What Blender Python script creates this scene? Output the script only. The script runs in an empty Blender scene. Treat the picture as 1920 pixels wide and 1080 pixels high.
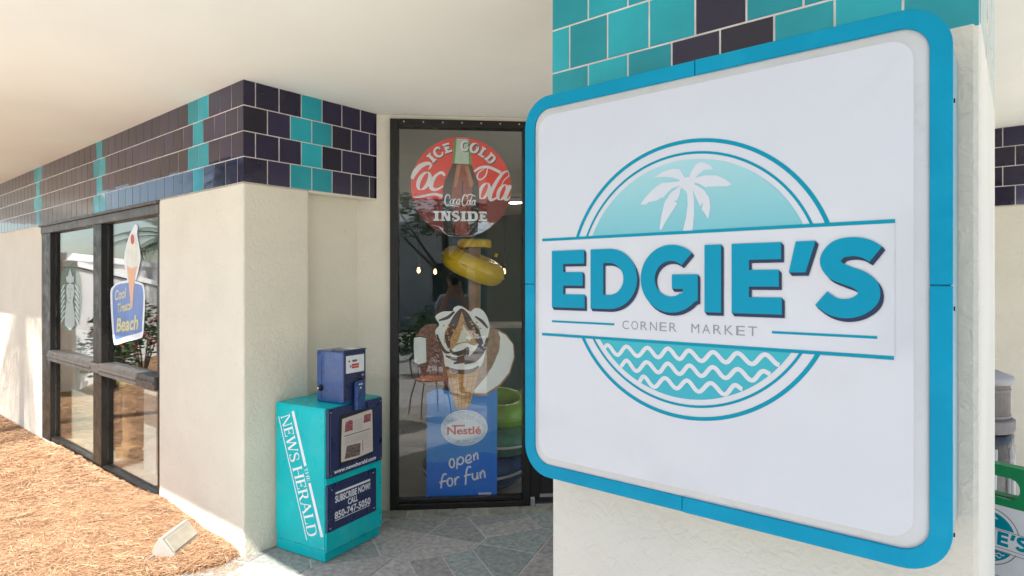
import bpy, bmesh, math, random
from mathutils import Vector, Matrix
from mathutils.geometry import tessellate_polygon
random.seed(7)
R = math.radians
PI = math.pi
scene = bpy.context.scene
COL = scene.collection

# ---------------------------------------------------------------- camera
EYE = 1.66
cd = bpy.data.cameras.new('camera')
cam = bpy.data.objects.new('camera', cd)
COL.objects.link(cam)
cam.location = (0, 0, EYE)
cam.rotation_euler = (R(90), 0, R(39.7))
cd.sensor_width = 36
cd.lens = 1150 / 1920 * 36
cd.shift_y = -12 / 1920
cd.clip_start = 0.02
cd.clip_end = 500
scene.camera = cam

# ---------------------------------------------------------------- light
SUN = Vector((0.30, -1.0, 1.5)).normalized()
world = bpy.data.worlds.new('World')
scene.world = world
world.use_nodes = True
wn = world.node_tree.nodes
wl = world.node_tree.links
wn.clear()
sky = wn.new('ShaderNodeTexSky')
sky.sky_type = 'NISHITA'
sky.sun_disc = False
sky.sun_elevation = math.asin(SUN.z)
sky.sun_rotation = math.atan2(SUN.x, SUN.y)
sky.air_density = 1.0
sky.dust_density = 1.2
bg = wn.new('ShaderNodeBackground')
bg.inputs[1].default_value = 0.12
wo = wn.new('ShaderNodeOutputWorld')
wl.new(sky.outputs[0], bg.inputs[0])
wl.new(bg.outputs[0], wo.inputs[0])
sl = bpy.data.lights.new('sun', 'SUN')
sl.energy = 4.3
sl.angle = R(0.6)
sl.color = (1.0, 0.972, 0.935)
so = bpy.data.objects.new('sun', sl)
COL.objects.link(so)
so.rotation_euler = SUN.to_track_quat('Z', 'Y').to_euler()
so.location = (5, -20, 25)
vs = scene.view_settings
vs.view_transform = 'Standard'
vs.look = 'None'
vs.gamma = 1
vs.use_curve_mapping = False
vs.exposure = 1.35
scene.cycles.max_bounces = 12
scene.cycles.diffuse_bounces = 6
scene.cycles.glossy_bounces = 5
scene.cycles.transparent_max_bounces = 24
scene.cycles.use_denoising = True
scene.cycles.sample_clamp_indirect = 6

# ---------------------------------------------------------------- materials
def srgb(r, g, b):
    f = lambda c: (c / 255 / 12.92) if c / 255 <= 0.04045 else ((c / 255 + 0.055) / 1.055) ** 2.4
    return (f(r), f(g), f(b))

def mat(name, col, rough=0.6, metal=0.0, spec=0.5, coat=0.0, var=0.0, vscale=8.0, bump=0.0, bscale=60.0,
        bdetail=4.0, bdist=0.01, rvar=0.0, stain=None, sscale=1.6, sedge=(0.52, 0.72), samt=0.5, emit=0.0, objvar=0.0,
        coat_rough=0.03):
    m = bpy.data.materials.new(name)
    m.use_nodes = True
    nt = m.node_tree
    n, l = nt.nodes, nt.links
    b = n['Principled BSDF']
    b.inputs['Base Color'].default_value = (*col, 1)
    b.inputs['Roughness'].default_value = rough
    b.inputs['Metallic'].default_value = metal
    b.inputs['Specular IOR Level'].default_value = spec
    b.inputs['Coat Weight'].default_value = coat
    b.inputs['Coat Roughness'].default_value = coat_rough
    if emit:
        b.inputs['Emission Color'].default_value = (*col, 1)
        b.inputs['Emission Strength'].default_value = emit
    tc = n.new('ShaderNodeTexCoord')
    geo = n.new('ShaderNodeNewGeometry')
    pos = geo.outputs['Position']
    cur = None
    def rgb(c):
        q = n.new('ShaderNodeRGB'); q.outputs[0].default_value = (*c, 1); return q.outputs[0]
    if var or stain or objvar:
        cur = rgb(col)
    if var:
        t = n.new('ShaderNodeTexNoise'); t.inputs['Scale'].default_value = vscale; t.inputs['Detail'].default_value = 5
        l.new(pos, t.inputs['Vector'])
        mr = n.new('ShaderNodeMapRange'); mr.inputs[1].default_value = 0.25; mr.inputs[2].default_value = 0.75
        mr.inputs[3].default_value = 1 - var; mr.inputs[4].default_value = 1 + var
        l.new(t.outputs['Fac'], mr.inputs[0])
        mx = n.new('ShaderNodeMix'); mx.data_type = 'RGBA'; mx.blend_type = 'MULTIPLY'; mx.inputs[0].default_value = 1
        l.new(cur, mx.inputs[6]); l.new(mr.outputs[0], mx.inputs[7]); cur = mx.outputs[2]
    if objvar:
        oi = n.new('ShaderNodeObjectInfo')
        mr = n.new('ShaderNodeMapRange'); mr.inputs[3].default_value = 1 - objvar; mr.inputs[4].default_value = 1 + objvar
        l.new(oi.outputs['Random'], mr.inputs[0])
        mx = n.new('ShaderNodeMix'); mx.data_type = 'RGBA'; mx.blend_type = 'MULTIPLY'; mx.inputs[0].default_value = 1
        l.new(cur, mx.inputs[6]); l.new(mr.outputs[0], mx.inputs[7]); cur = mx.outputs[2]
    if stain:
        t = n.new('ShaderNodeTexNoise'); t.inputs['Scale'].default_value = sscale; t.inputs['Detail'].default_value = 7
        t.inputs['Roughness'].default_value = 0.65; t.inputs['Distortion'].default_value = 0.6
        l.new(pos, t.inputs['Vector'])
        mr = n.new('ShaderNodeMapRange'); mr.inputs[1].default_value = sedge[0]; mr.inputs[2].default_value = sedge[1]
        mr.inputs[3].default_value = 0; mr.inputs[4].default_value = samt
        l.new(t.outputs['Fac'], mr.inputs[0])
        mx = n.new('ShaderNodeMix'); mx.data_type = 'RGBA'
        l.new(mr.outputs[0], mx.inputs[0]); l.new(cur, mx.inputs[6]); mx.inputs[7].default_value = (*stain, 1); cur = mx.outputs[2]
    if cur is not None:
        l.new(cur, b.inputs['Base Color'])
    if rvar:
        t = n.new('ShaderNodeTexNoise'); t.inputs['Scale'].default_value = 14; t.inputs['Detail'].default_value = 4
        l.new(pos, t.inputs['Vector'])
        mr = n.new('ShaderNodeMapRange'); mr.inputs[1].default_value = 0.3; mr.inputs[2].default_value = 0.7
        mr.inputs[3].default_value = max(0, rough - rvar); mr.inputs[4].default_value = rough + rvar
        l.new(t.outputs['Fac'], mr.inputs[0]); l.new(mr.outputs[0], b.inputs['Roughness'])
    if bump:
        t = n.new('ShaderNodeTexNoise'); t.inputs['Scale'].default_value = bscale; t.inputs['Detail'].default_value = bdetail
        l.new(pos, t.inputs['Vector'])
        bp = n.new('ShaderNodeBump'); bp.inputs['Strength'].default_value = bump; bp.inputs['Distance'].default_value = bdist
        l.new(t.outputs['Fac'], bp.inputs['Height']); l.new(bp.outputs[0], b.inputs['Normal'])
    return m

def stucco(name, col, patch, stain, strength=0.5, samt=0.25):
    """trowelled stucco: flattened patches with ridges between, fine sand, faint water stains"""
    m = mat(name, col, rough=0.9, spec=0.2, var=0.05, vscale=2.2, stain=stain, sscale=1.3, sedge=(0.5, 0.8), samt=samt)
    n, l = m.node_tree.nodes, m.node_tree.links
    b = n['Principled BSDF']
    geo = n.new('ShaderNodeNewGeometry')
    t1 = n.new('ShaderNodeTexNoise'); t1.inputs['Scale'].default_value = 26; t1.inputs['Detail'].default_value = 5
    t1.inputs['Distortion'].default_value = 0.9; t1.inputs['Roughness'].default_value = 0.55
    l.new(geo.outputs['Position'], t1.inputs['Vector'])
    r1 = n.new('ShaderNodeMapRange'); r1.inputs[1].default_value = 0.40; r1.inputs[2].default_value = 0.58
    l.new(t1.outputs['Fac'], r1.inputs[0])
    t2 = n.new('ShaderNodeTexNoise'); t2.inputs['Scale'].default_value = 90; t2.inputs['Detail'].default_value = 4
    l.new(geo.outputs['Position'], t2.inputs['Vector'])
    ad = n.new('ShaderNodeMath'); ad.operation = 'MULTIPLY_ADD'; ad.inputs[1].default_value = 0.9
    l.new(t2.outputs['Fac'], ad.inputs[0]); l.new(r1.outputs[0], ad.inputs[2])
    bp = n.new('ShaderNodeBump'); bp.inputs['Strength'].default_value = strength; bp.inputs['Distance'].default_value = 0.004
    l.new(ad.outputs[0], bp.inputs['Height']); l.new(bp.outputs[0], b.inputs['Normal'])
    # little pits of grime where the trowel skipped
    t3 = n.new('ShaderNodeTexNoise'); t3.inputs['Scale'].default_value = 23; t3.inputs['Detail'].default_value = 3
    l.new(geo.outputs['Position'], t3.inputs['Vector'])
    r3 = n.new('ShaderNodeMapRange'); r3.inputs[1].default_value = 0.66; r3.inputs[2].default_value = 0.74; r3.inputs[4].default_value = 0.22
    l.new(t3.outputs['Fac'], r3.inputs[0])
    src = b.inputs['Base Color'].links[0].from_socket
    mx = n.new('ShaderNodeMix'); mx.data_type = 'RGBA'
    l.new(r3.outputs[0], mx.inputs[0]); l.new(src, mx.inputs[6]); mx.inputs[7].default_value = (*patch, 1)
    l.new(mx.outputs[2], b.inputs['Base Color'])
    return m

def glass(name, tint, rough=0.0, extra=0.0):
    m = bpy.data.materials.new(name)
    m.use_nodes = True
    n, l = m.node_tree.nodes, m.node_tree.links
    n.clear()
    o = n.new('ShaderNodeOutputMaterial')
    tr = n.new('ShaderNodeBsdfTransparent'); tr.inputs[0].default_value = (*tint, 1)
    gl = n.new('ShaderNodeBsdfGlossy'); gl.inputs['Roughness'].default_value = rough
    g = n.new('ShaderNodeNewGeometry')
    d = n.new('ShaderNodeVectorMath'); d.operation = 'DOT_PRODUCT'
    l.new(g.outputs['Normal'], d.inputs[0]); l.new(g.outputs['Incoming'], d.inputs[1])
    a = n.new('ShaderNodeMath'); a.operation = 'ABSOLUTE'; l.new(d.outputs['Value'], a.inputs[0])
    s = n.new('ShaderNodeMath'); s.operation = 'SUBTRACT'; s.inputs[0].default_value = 1; l.new(a.outputs[0], s.inputs[1])
    p = n.new('ShaderNodeMath'); p.operation = 'POWER'; p.inputs[1].default_value = 5; l.new(s.outputs[0], p.inputs[0])
    f = n.new('ShaderNodeMath'); f.operation = 'MULTIPLY_ADD'; f.inputs[1].default_value = 0.95; f.inputs[2].default_value = 0.045 + extra
    l.new(p.outputs[0], f.inputs[0])
    mx = n.new('ShaderNodeMixShader')
    l.new(f.outputs[0], mx.inputs[0]); l.new(tr.outputs[0], mx.inputs[1]); l.new(gl.outputs[0], mx.inputs[2])
    l.new(mx.outputs[0], o.inputs[0])
    return m

M = {}
M['stucco'] = stucco('stucco', (0.73, 0.67, 0.54), (0.50, 0.45, 0.345), (0.55, 0.49, 0.39), 0.42, 0.2)
M['stucco_column'] = stucco('stucco_column', (0.625, 0.59, 0.505), (0.46, 0.43, 0.37), (0.54, 0.50, 0.42), 0.40, 0.2)
M['ceiling'] = mat('ceiling_plaster', (0.85, 0.842, 0.755), rough=0.9, spec=0.2, var=0.045, vscale=0.9, bump=0.2, bscale=110, bdist=0.004, stain=(0.74, 0.72, 0.62), sscale=0.7, sedge=(0.5, 0.8), samt=0.35)
M['grout'] = mat('grout', (0.66, 0.60, 0.555), rough=0.9, spec=0.2, var=0.22, vscale=9, bump=0.2, bscale=200, bdist=0.002)
M['tile_purple'] = mat('tile_purple', (0.014, 0.009, 0.034), rough=0.05, spec=0.3, coat=0.4, var=0.25, vscale=3, objvar=0.55, rvar=0.03, bump=0.05, bscale=9, bdetail=2, bdist=0.004)
M['tile_teal'] = mat('tile_teal', (0.020, 0.31, 0.36), rough=0.06, spec=0.25, coat=0.0, var=0.15, vscale=4, objvar=0.2, rvar=0.03, bump=0.05, bscale=9, bdetail=2, bdist=0.004)
M['bronze'] = mat('bronze_frame', (0.016, 0.0135, 0.011), rough=0.4, metal=0.0, spec=0.35, var=0.25, vscale=12, rvar=0.12, bump=0.06, bscale=90, bdist=0.002, stain=(0.06, 0.052, 0.045), sscale=9, sedge=(0.58, 0.8), samt=0.5)
M['alum'] = mat('weathered_aluminium', (0.11, 0.10, 0.09), rough=0.45, metal=0.35, var=0.2, vscale=9, rvar=0.12, stain=(0.09, 0.08, 0.07), sscale=7, sedge=(0.45, 0.7), samt=0.7)
M['steel'] = mat('steel', (0.55, 0.55, 0.56), rough=0.3, metal=0.9, var=0.1)
M['glass'] = glass('window_glass', (0.92, 0.94, 0.93), extra=0.12)
M['glass_door'] = glass('entrance_glass', (0.965, 0.97, 0.965), extra=0.012)
M['sign_white'] = mat('sign_acrylic', (0.51, 0.515, 0.525), rough=0.10, spec=0.5, var=0.025, vscale=2.5, rvar=0.04, bump=0.012, bscale=3, bdetail=2, bdist=.01, stain=(0.42, 0.415, 0.40), sscale=5, sedge=(0.56, 0.8), samt=0.25)
M['sign_lip'] = mat('sign_lip', (0.50, 0.495, 0.485), rough=0.3, stain=(0.40, 0.38, 0.34), sscale=14, sedge=(0.55, 0.75), samt=0.55, var=0.04)
M['sign_blue'] = mat('sign_frame_paint', (0.0, 0.235, 0.37), rough=0.4, spec=0.12, var=0.08, vscale=5, rvar=0.1, stain=(0.01, 0.30, 0.44), sscale=6, sedge=(0.52, 0.75), samt=0.6, bump=0.03, bscale=40)
M['sign_side'] = mat('sign_return_metal', (0.19, 0.285, 0.295), rough=0.4, metal=0.2, var=0.12, vscale=6, stain=(0.12, 0.20, 0.21), sscale=5, samt=0.6)
M['art_teal'] = mat('vinyl_teal', (0.0, 0.235, 0.32), rough=0.3, spec=0.12, var=0.03, vscale=6)
M['art_letter'] = mat('vinyl_letter_teal', (0.0, 0.235, 0.35), rough=0.3, spec=0.12, var=0.03, vscale=6)
M['art_navy'] = mat('vinyl_navy', (0.018, 0.03, 0.065), rough=0.35, spec=0.2)
M['art_grey'] = mat('vinyl_grey', (0.22, 0.22, 0.235), rough=0.4)
M['art_white'] = mat('vinyl_white', (0.515, 0.52, 0.532), rough=0.09, var=0.015)
def gradient(name, c0, c1, z0, z1):
    m = mat(name, c0, rough=0.3)
    n, l = m.node_tree.nodes, m.node_tree.links
    g = n.new('ShaderNodeNewGeometry'); sp = n.new('ShaderNodeSeparateXYZ'); l.new(g.outputs['Position'], sp.inputs[0])
    mr = n.new('ShaderNodeMapRange'); mr.inputs[1].default_value = z0; mr.inputs[2].default_value = z1
    l.new(sp.outputs['Z'], mr.inputs[0])
    mx = n.new('ShaderNodeMix'); mx.data_type = 'RGBA'
    l.new(mr.outputs[0], mx.inputs[0]); mx.inputs[6].default_value = (*c0, 1); mx.inputs[7].default_value = (*c1, 1)
    l.new(mx.outputs[2], n['Principled BSDF'].inputs['Base Color'])
    return m
M['art_sky'] = gradient('vinyl_sky_print', (0.14, 0.40, 0.43), (0.29, 0.50, 0.50), 1.80, 1.99)
M['art_sea'] = gradient('vinyl_sea_print', (0.0, 0.30, 0.37), (0.0, 0.33, 0.37), 1.34, 1.49)
M['news_teal'] = mat('news_box_paint', (0.0, 0.45, 0.46), rough=0.35, spec=0.25, var=0.10, vscale=3, rvar=0.12, bump=0.12, bscale=5, bdetail=3, bdist=.012, stain=(0.06, 0.50, 0.50), sscale=5, sedge=(0.52, 0.72), samt=0.5)
M['news_navy'] = mat('news_box_navy', (0.012, 0.022, 0.085), rough=0.33, coat=0.25, var=0.15, vscale=7, rvar=0.1, bump=0.05, bscale=90, bdist=0.002, stain=(0.05, 0.06, 0.13), sscale=22, sedge=(0.62, 0.7), samt=0.6)
M['news_blue'] = mat('coin_box_blue', (0.018, 0.065, 0.21), rough=0.30, coat=0.35, var=0.12, vscale=7, rvar=0.1, stain=(0.05, 0.10, 0.24), sscale=12, samt=0.5)
M['print_white'] = mat('print_white', (0.76, 0.77, 0.78), rough=0.4, var=0.06, vscale=30)
M['paper'] = mat('newsprint', (0.60, 0.53, 0.46), rough=0.9, var=0.05, vscale=20)
M['ink'] = mat('ink', (0.12, 0.10, 0.10), rough=0.8)
M['ink_grey'] = mat('ink_grey', (0.40, 0.36, 0.32), rough=0.8)
M['photo_red'] = mat('photo_red', (0.28, 0.08, 0.09), rough=0.7, var=0.7, vscale=90)
M['photo_brown'] = mat('photo_brown', (0.16, 0.11, 0.10), rough=0.7, var=0.8, vscale=70)
M['black'] = mat('black_plastic', (0.012, 0.012, 0.013), rough=0.4)
M['red'] = mat('print_red', (0.55, 0.03, 0.025), rough=0.4, var=0.03)
M['red_disc'] = mat('disc_red', (0.80, 0.04, 0.025), rough=0.4, var=0.08, vscale=6)
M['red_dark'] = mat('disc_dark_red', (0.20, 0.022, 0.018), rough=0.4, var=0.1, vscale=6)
M['green_glass'] = mat('print_green', (0.10, 0.33, 0.10), rough=0.4)
M['green_pale'] = mat('print_pale_green', (0.48, 0.60, 0.46), rough=0.4, var=0.06, vscale=25)
M['cola_dark'] = mat('print_cola', (0.030, 0.020, 0.014), rough=0.35)
M['cola_red'] = mat('print_cola_red', (0.26, 0.05, 0.03), rough=0.35, var=0.3, vscale=18)
M['cola_amber'] = mat('print_amber', (0.42, 0.17, 0.07), rough=0.35, var=0.25, vscale=22)
M['ice_blue'] = mat('print_ice', (0.55, 0.64, 0.72), rough=0.4, var=0.35, vscale=60)
M['blue_poster'] = mat('poster_blue', (0.0, 0.15, 0.60), rough=0.35, var=0.03)
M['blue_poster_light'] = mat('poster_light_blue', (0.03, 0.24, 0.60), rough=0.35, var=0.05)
M['cream'] = mat('print_cream', (0.70, 0.69, 0.56), rough=0.45, var=0.08, vscale=18)
M['cream_white'] = mat('print_icecream', (0.80, 0.81, 0.74), rough=0.45, var=0.05, vscale=14)
M['choc'] = mat('print_chocolate', (0.062, 0.034, 0.018), rough=0.4, var=0.2, vscale=40)
M['choc_nut'] = mat('print_nut_chocolate', (0.19, 0.065, 0.04), rough=0.5, var=0.55, vscale=70, stain=(0.42, 0.30, 0.22), sscale=95, sedge=(0.56, 0.64), samt=0.8)
M['cookie'] = mat('print_cookie', (0.30, 0.19, 0.11), rough=0.5, var=0.35, vscale=26)
M['cookie_dark'] = mat('print_cookie_edge', (0.34, 0.19, 0.09), rough=0.5, var=0.3, vscale=30)
M['waffle'] = mat('print_waffle', (0.62, 0.33, 0.09), rough=0.5, var=0.2, vscale=22)
M['waffle_line'] = mat('print_waffle_line', (0.34, 0.17, 0.05), rough=0.5)
M['nut'] = mat('print_nut', (0.52, 0.30, 0.11), rough=0.5, var=0.4, vscale=60)
M['peach'] = mat('print_peach', (0.75, 0.42, 0.24), rough=0.5)
M['badge_blue'] = mat('badge_blue', (0.10, 0.20, 0.46), rough=0.35, var=0.15, vscale=6)
M['yellow_print'] = mat('print_yellow', (0.58, 0.53, 0.24), rough=0.4)
M['emblem_green'] = mat('emblem_green', (0.10, 0.25, 0.17), rough=0.4, var=0.1)
M['emblem_white'] = mat('emblem_white', (0.60, 0.68, 0.64), rough=0.4)
M['emblem_green'].node_tree.nodes['Principled BSDF'].inputs['Alpha'].default_value = 0.34
M['emblem_white'].node_tree.nodes['Principled BSDF'].inputs['Alpha'].default_value = 0.62
M['concrete_light'] = mat('concrete_light', (0.58, 0.555, 0.52), rough=0.9, var=0.1, vscale=6, bump=0.25, bscale=120, bdist=0.004, stain=(0.48, 0.44, 0.39), sscale=1.2, samt=0.5)
M['joint'] = mat('paver_joint', (0.52, 0.505, 0.48), rough=0.95, var=0.2, vscale=40, bump=0.4, bscale=200, bdist=0.003)
PAV = []
for i, c in enumerate([(0.335, 0.32, 0.295), (0.355, 0.335, 0.31), (0.275, 0.305, 0.28), (0.31, 0.322, 0.296), (0.355, 0.33, 0.305), (0.285, 0.288, 0.262)]):
    PAV.append(mat('paver_stone', c, rough=0.8, spec=0.35, var=0.35, vscale=28, objvar=0.16, bump=0.7, bscale=90, bdist=0.006, rvar=0.1,
                   stain=(0.48, 0.46, 0.42), sscale=34, sedge=(0.58, 0.70), samt=0.55))
M['brick_edge'] = mat('edge_brick', (0.29, 0.285, 0.225), rough=0.85, var=0.3, vscale=14, objvar=0.25, bump=0.4, bscale=80, bdist=0.005)
M['straw_base'] = mat('straw_base', (0.30, 0.185, 0.105), rough=1, spec=0.05, var=0.25, vscale=26, bump=0.9, bscale=120, bdist=0.02)
M['interior_floor'] = mat('interior_floor', (0.50, 0.47, 0.43), rough=0.35, var=0.1, vscale=3, rvar=0.1)
M['interior_wall'] = mat('interior_wall', (0.20, 0.20, 0.19), rough=0.8, var=0.1, vscale=2)
M['interior_teal'] = mat('interior_teal', (0.03, 0.12, 0.11), rough=0.7)
M['wood'] = mat('wood', (0.42, 0.23, 0.09), rough=0.5, var=0.3, vscale=9, bump=0.15, bscale=50)
M['yellow_vinyl'] = mat('yellow_vinyl', (0.85, 0.56, 0.01), rough=0.22, coat=0.4, var=0.06, vscale=8)
M['green_vinyl'] = mat('green_vinyl', (0.26, 0.52, 0.035), rough=0.25, coat=0.4, var=0.15, vscale=6)
M['teal_vinyl'] = mat('teal_vinyl', (0.06, 0.22, 0.12), rough=0.25, coat=0.4, var=0.4, vscale=12)
M['blue_vinyl'] = mat('blue_vinyl', (0.012, 0.06, 0.19), rough=0.25, coat=0.4, var=0.5, vscale=12)
M['white_vinyl'] = mat('white_vinyl', (0.62, 0.62, 0.60), rough=0.3, coat=0.3)
M['red_vinyl'] = mat('red_vinyl', (0.48, 0.08, 0.03), rough=0.3, coat=0.3)
M['bulb'] = mat('lit_bulb', (1.0, 0.60, 0.24), emit=2.2)
M['tube_light'] = mat('lit_tube', (1.0, 0.88, 0.70), emit=14.0)
M['leaf'] = mat('leaf', (0.05, 0.10, 0.025), rough=0.6, spec=0.3, var=0.5, vscale=2.2)
M['leaf_light'] = mat('leaf_light', (0.10, 0.17, 0.035), rough=0.6, spec=0.3, var=0.5, vscale=3)
M['palm_leaf'] = mat('palm_leaf', (0.075, 0.125, 0.035), rough=0.5, spec=0.4, var=0.4, vscale=3)
M['flower'] = mat('red_flower', (0.55, 0.04, 0.07), rough=0.6)
M['bark'] = mat('bark', (0.12, 0.09, 0.065), rough=0.95, var=0.4, vscale=9, bump=0.8, bscale=22, bdist=0.03)
M['render_white'] = mat('parapet_render', (0.62, 0.60, 0.56), rough=0.9, var=0.08, vscale=2, bump=0.1)
M['coping'] = mat('coping_white', (0.80, 0.79, 0.76), rough=0.7, var=0.05)
M['render_grey'] = mat('building_render', (0.60, 0.57, 0.53), rough=0.9, var=0.1, vscale=1.3)
M['dark_pane'] = mat('dark_pane', (0.03, 0.04, 0.05), rough=0.08)
M['green_plastic'] = mat('green_plastic', (0.0, 0.22, 0.075), rough=0.4, var=0.06, vscale=9, rvar=0.1)
M['board_white'] = mat('board_white', (0.68, 0.70, 0.72), rough=0.35, var=0.03)
M['bin_beige'] = mat('bin_beige', (0.20, 0.18, 0.16), rough=0.8, var=0.15, vscale=20, bump=0.3, bscale=90)
M['bin_band'] = mat('bin_band', (0.15, 0.125, 0.105), rough=0.75, var=0.25, vscale=14)
M['bin_lid'] = mat('bin_lid', (0.33, 0.31, 0.295), rough=0.6, var=0.05)
M['liner_black'] = mat('liner_black', (0.015, 0.015, 0.017), rough=0.3, bump=0.6, bscale=30)
M['liner_pale'] = mat('liner_pale', (0.50, 0.50, 0.45), rough=0.5, bump=0.6, bscale=25, var=0.2)
M['blue_item'] = mat('blue_item', (0.12, 0.18, 0.36), rough=0.5, var=0.5, vscale=30)
M['fixture'] = mat('fixture_beige', (0.34, 0.31, 0.27), rough=0.6, var=0.12, vscale=16, stain=(0.40, 0.35, 0.28), sscale=15, samt=0.5)
M['fixture_lens'] = mat('fixture_lens', (0.42, 0.395, 0.32), rough=0.35, coat=0.3, var=0.12, vscale=20)
M['skin'] = mat('skin', (0.52, 0.27, 0.18), rough=0.55, var=0.05)
M['shirt'] = mat('shirt_grey', (0.34, 0.38, 0.42), rough=0.9, var=0.1, vscale=20, bump=0.2, bscale=40)
M['shorts'] = mat('shorts_khaki', (0.26, 0.21, 0.15), rough=0.9, var=0.1, vscale=20, bump=0.2, bscale=40)
M['hair'] = mat('hair_brown', (0.06, 0.035, 0.02), rough=0.8, bump=0.6, bscale=120)
M['shoe'] = mat('shoe_dark', (0.04, 0.04, 0.045), rough=0.7)
M['orange_seat'] = mat('orange_seat', (0.62, 0.16, 0.025), rough=0.4, var=0.06)
M['table_white'] = mat('table_white', (0.62, 0.61, 0.58), rough=0.4, var=0.05)
M['iron'] = mat('black_iron', (0.018, 0.017, 0.016), rough=0.4, metal=0.5)

# ---------------------------------------------------------------- mesh helpers
class MB:
    def __init__(self):
        self.v = []; self.f = []; self.m = []; self.cur = 0
    def add(self, vs_, fs):
        o = len(self.v); self.v += [tuple(p) for p in vs_]
        for f in fs:
            self.f.append([i + o for i in f]); self.m.append(self.cur)
        return self
    def box(self, x0, x1, y0, y1, z0, z1):
        return self.add([(x0, y0, z0), (x1, y0, z0), (x1, y1, z0), (x0, y1, z0), (x0, y0, z1), (x1, y0, z1), (x1, y1, z1), (x0, y1, z1)],
                        [(0, 3, 2, 1), (4, 5, 6, 7), (0, 1, 5, 4), (1, 2, 6, 5), (2, 3, 7, 6), (3, 0, 4, 7)])
    def prism(self, pts, z0, z1):
        n = len(pts)
        a = sum(pts[i][0] * pts[(i + 1) % n][1] - pts[(i + 1) % n][0] * pts[i][1] for i in range(n))
        if a < 0: pts = pts[::-1]
        self.add([(x, y, z0) for x, y in pts] + [(x, y, z1) for x, y in pts],
                 [[n - 1 - i for i in range(n)], [n + i for i in range(n)]] + [(i, (i + 1) % n, n + (i + 1) % n, n + i) for i in range(n)])
        return self
    def prism_y(self, pts, y0, y1):
        """polygon in x,z extruded along y"""
        n = len(pts)
        a = sum(pts[i][0] * pts[(i + 1) % n][1] - pts[(i + 1) % n][0] * pts[i][1] for i in range(n))
        if a < 0: pts = pts[::-1]
        return self.add([(x, y0, z) for x, z in pts] + [(x, y1, z) for x, z in pts],
                 [[i for i in range(n)], [2 * n - 1 - i for i in range(n)]] + [(i, n + i, n + (i + 1) % n, (i + 1) % n) for i in range(n)])
    def tube(self, pts, rad, n=8, cap=True):
        pts = [Vector(p) for p in pts]
        k = len(pts)
        rads = rad if isinstance(rad, (list, tuple)) else [rad] * k
        o = len(self.v)
        up = Vector((0, 0, 1))
        for i, p in enumerate(pts):
            d = (pts[min(i + 1, k - 1)] - pts[max(i - 1, 0)]).normalized()
            a = d.cross(up)
            if a.length < 1e-3: a = d.cross(Vector((1, 0, 0)))
            a.normalize(); b = d.cross(a).normalized()
            for j in range(n):
                t = 2 * PI * j / n
                self.v.append(tuple(p + (a * math.cos(t) + b * math.sin(t)) * rads[i]))
        for i in range(k - 1):
            for j in range(n):
                self.f.append([o + i * n + j, o + i * n + (j + 1) % n, o + (i + 1) * n + (j + 1) % n, o + (i + 1) * n + j]); self.m.append(self.cur)
        if cap:
            self.f.append([o + j for j in range(n)][::-1]); self.m.append(self.cur)
            self.f.append([o + (k - 1) * n + j for j in range(n)]); self.m.append(self.cur)
        return self
    def lathe(self, prof, n=32, c=(0, 0, 0)):
        o = len(self.v); k = len(prof)
        for r, z in prof:
            for j in range(n):
                t = 2 * PI * j / n
                self.v.append((c[0] + r * math.cos(t), c[1] + r * math.sin(t), c[2] + z))
        for i in range(k - 1):
            for j in range(n):
                self.f.append([o + i * n + j, o + i * n + (j + 1) % n, o + (i + 1) * n + (j + 1) % n, o + (i + 1) * n + j]); self.m.append(self.cur)
        self.f.append([o + j for j in range(n)][::-1]); self.m.append(self.cur)
        self.f.append([o + (k - 1) * n + j for j in range(n)]); self.m.append(self.cur)
        return self
    def torus(self, R0, r, n=40, k=16, c=(0, 0, 0)):
        o = len(self.v)
        for i in range(n):
            t = 2 * PI * i / n
            for j in range(k):
                u = 2 * PI * j / k
                q = R0 + r * math.cos(u)
                self.v.append((c[0] + q * math.cos(t), c[1] + q * math.sin(t), c[2] + r * math.sin(u)))
        for i in range(n):
            for j in range(k):
                self.f.append([o + i * k + j, o + ((i + 1) % n) * k + j, o + ((i + 1) % n) * k + (j + 1) % k, o + i * k + (j + 1) % k]); self.m.append(self.cur)
        return self
    def mesh(self, name, mats, smooth=False):
        me = bpy.data.meshes.new(name)
        me.from_pydata(self.v, [], self.f)
        for m_ in (mats if isinstance(mats, (list, tuple)) else [mats]):
            me.materials.append(M[m_] if isinstance(m_, str) else m_)
        if any(self.m): me.polygons.foreach_set('material_index', self.m)
        if smooth: me.polygons.foreach_set('use_smooth', [True] * len(me.polygons))
        me.update()
        return me
    def obj(self, name, mats, parent=None, smooth=False, bevel=0, loc=None, segs=2):
        o = bpy.data.objects.new(name, self.mesh(name, mats, smooth))
        COL.objects.link(o)
        if parent: o.parent = parent
        if loc: o.location = loc
        if bevel:
            b = o.modifiers.new('bevel', 'BEVEL'); b.width = bevel; b.segments = segs; b.limit_method = 'ANGLE'; b.angle_limit = R(40)
        return o

def link(name, me, parent=None, loc=None, rot=None):
    o = bpy.data.objects.new(name, me); COL.objects.link(o)
    if parent: o.parent = parent
    if loc: o.location = loc
    if rot: o.rotation_euler = rot
    return o

def tag(o, label, cat, group=None):
    o['label'] = label; o['category'] = cat
    if group: o['group'] = group
    return o
def struct(o):
    o['kind'] = 'structure'; return o
def thing(name, label, cat, loc=(0, 0, 0), rotz=0, group=None):
    o = bpy.data.objects.new(name, None); COL.objects.link(o)
    o.location = loc; o.rotation_euler = (0, 0, rotz); o.empty_display_size = 0.1
    return tag(o, label, cat, group)
def copy_tree(o, parent=None):
    c = o.copy(); COL.objects.link(c); c.parent = parent
    for ch in o.children: copy_tree(ch, c)
    return c

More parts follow.
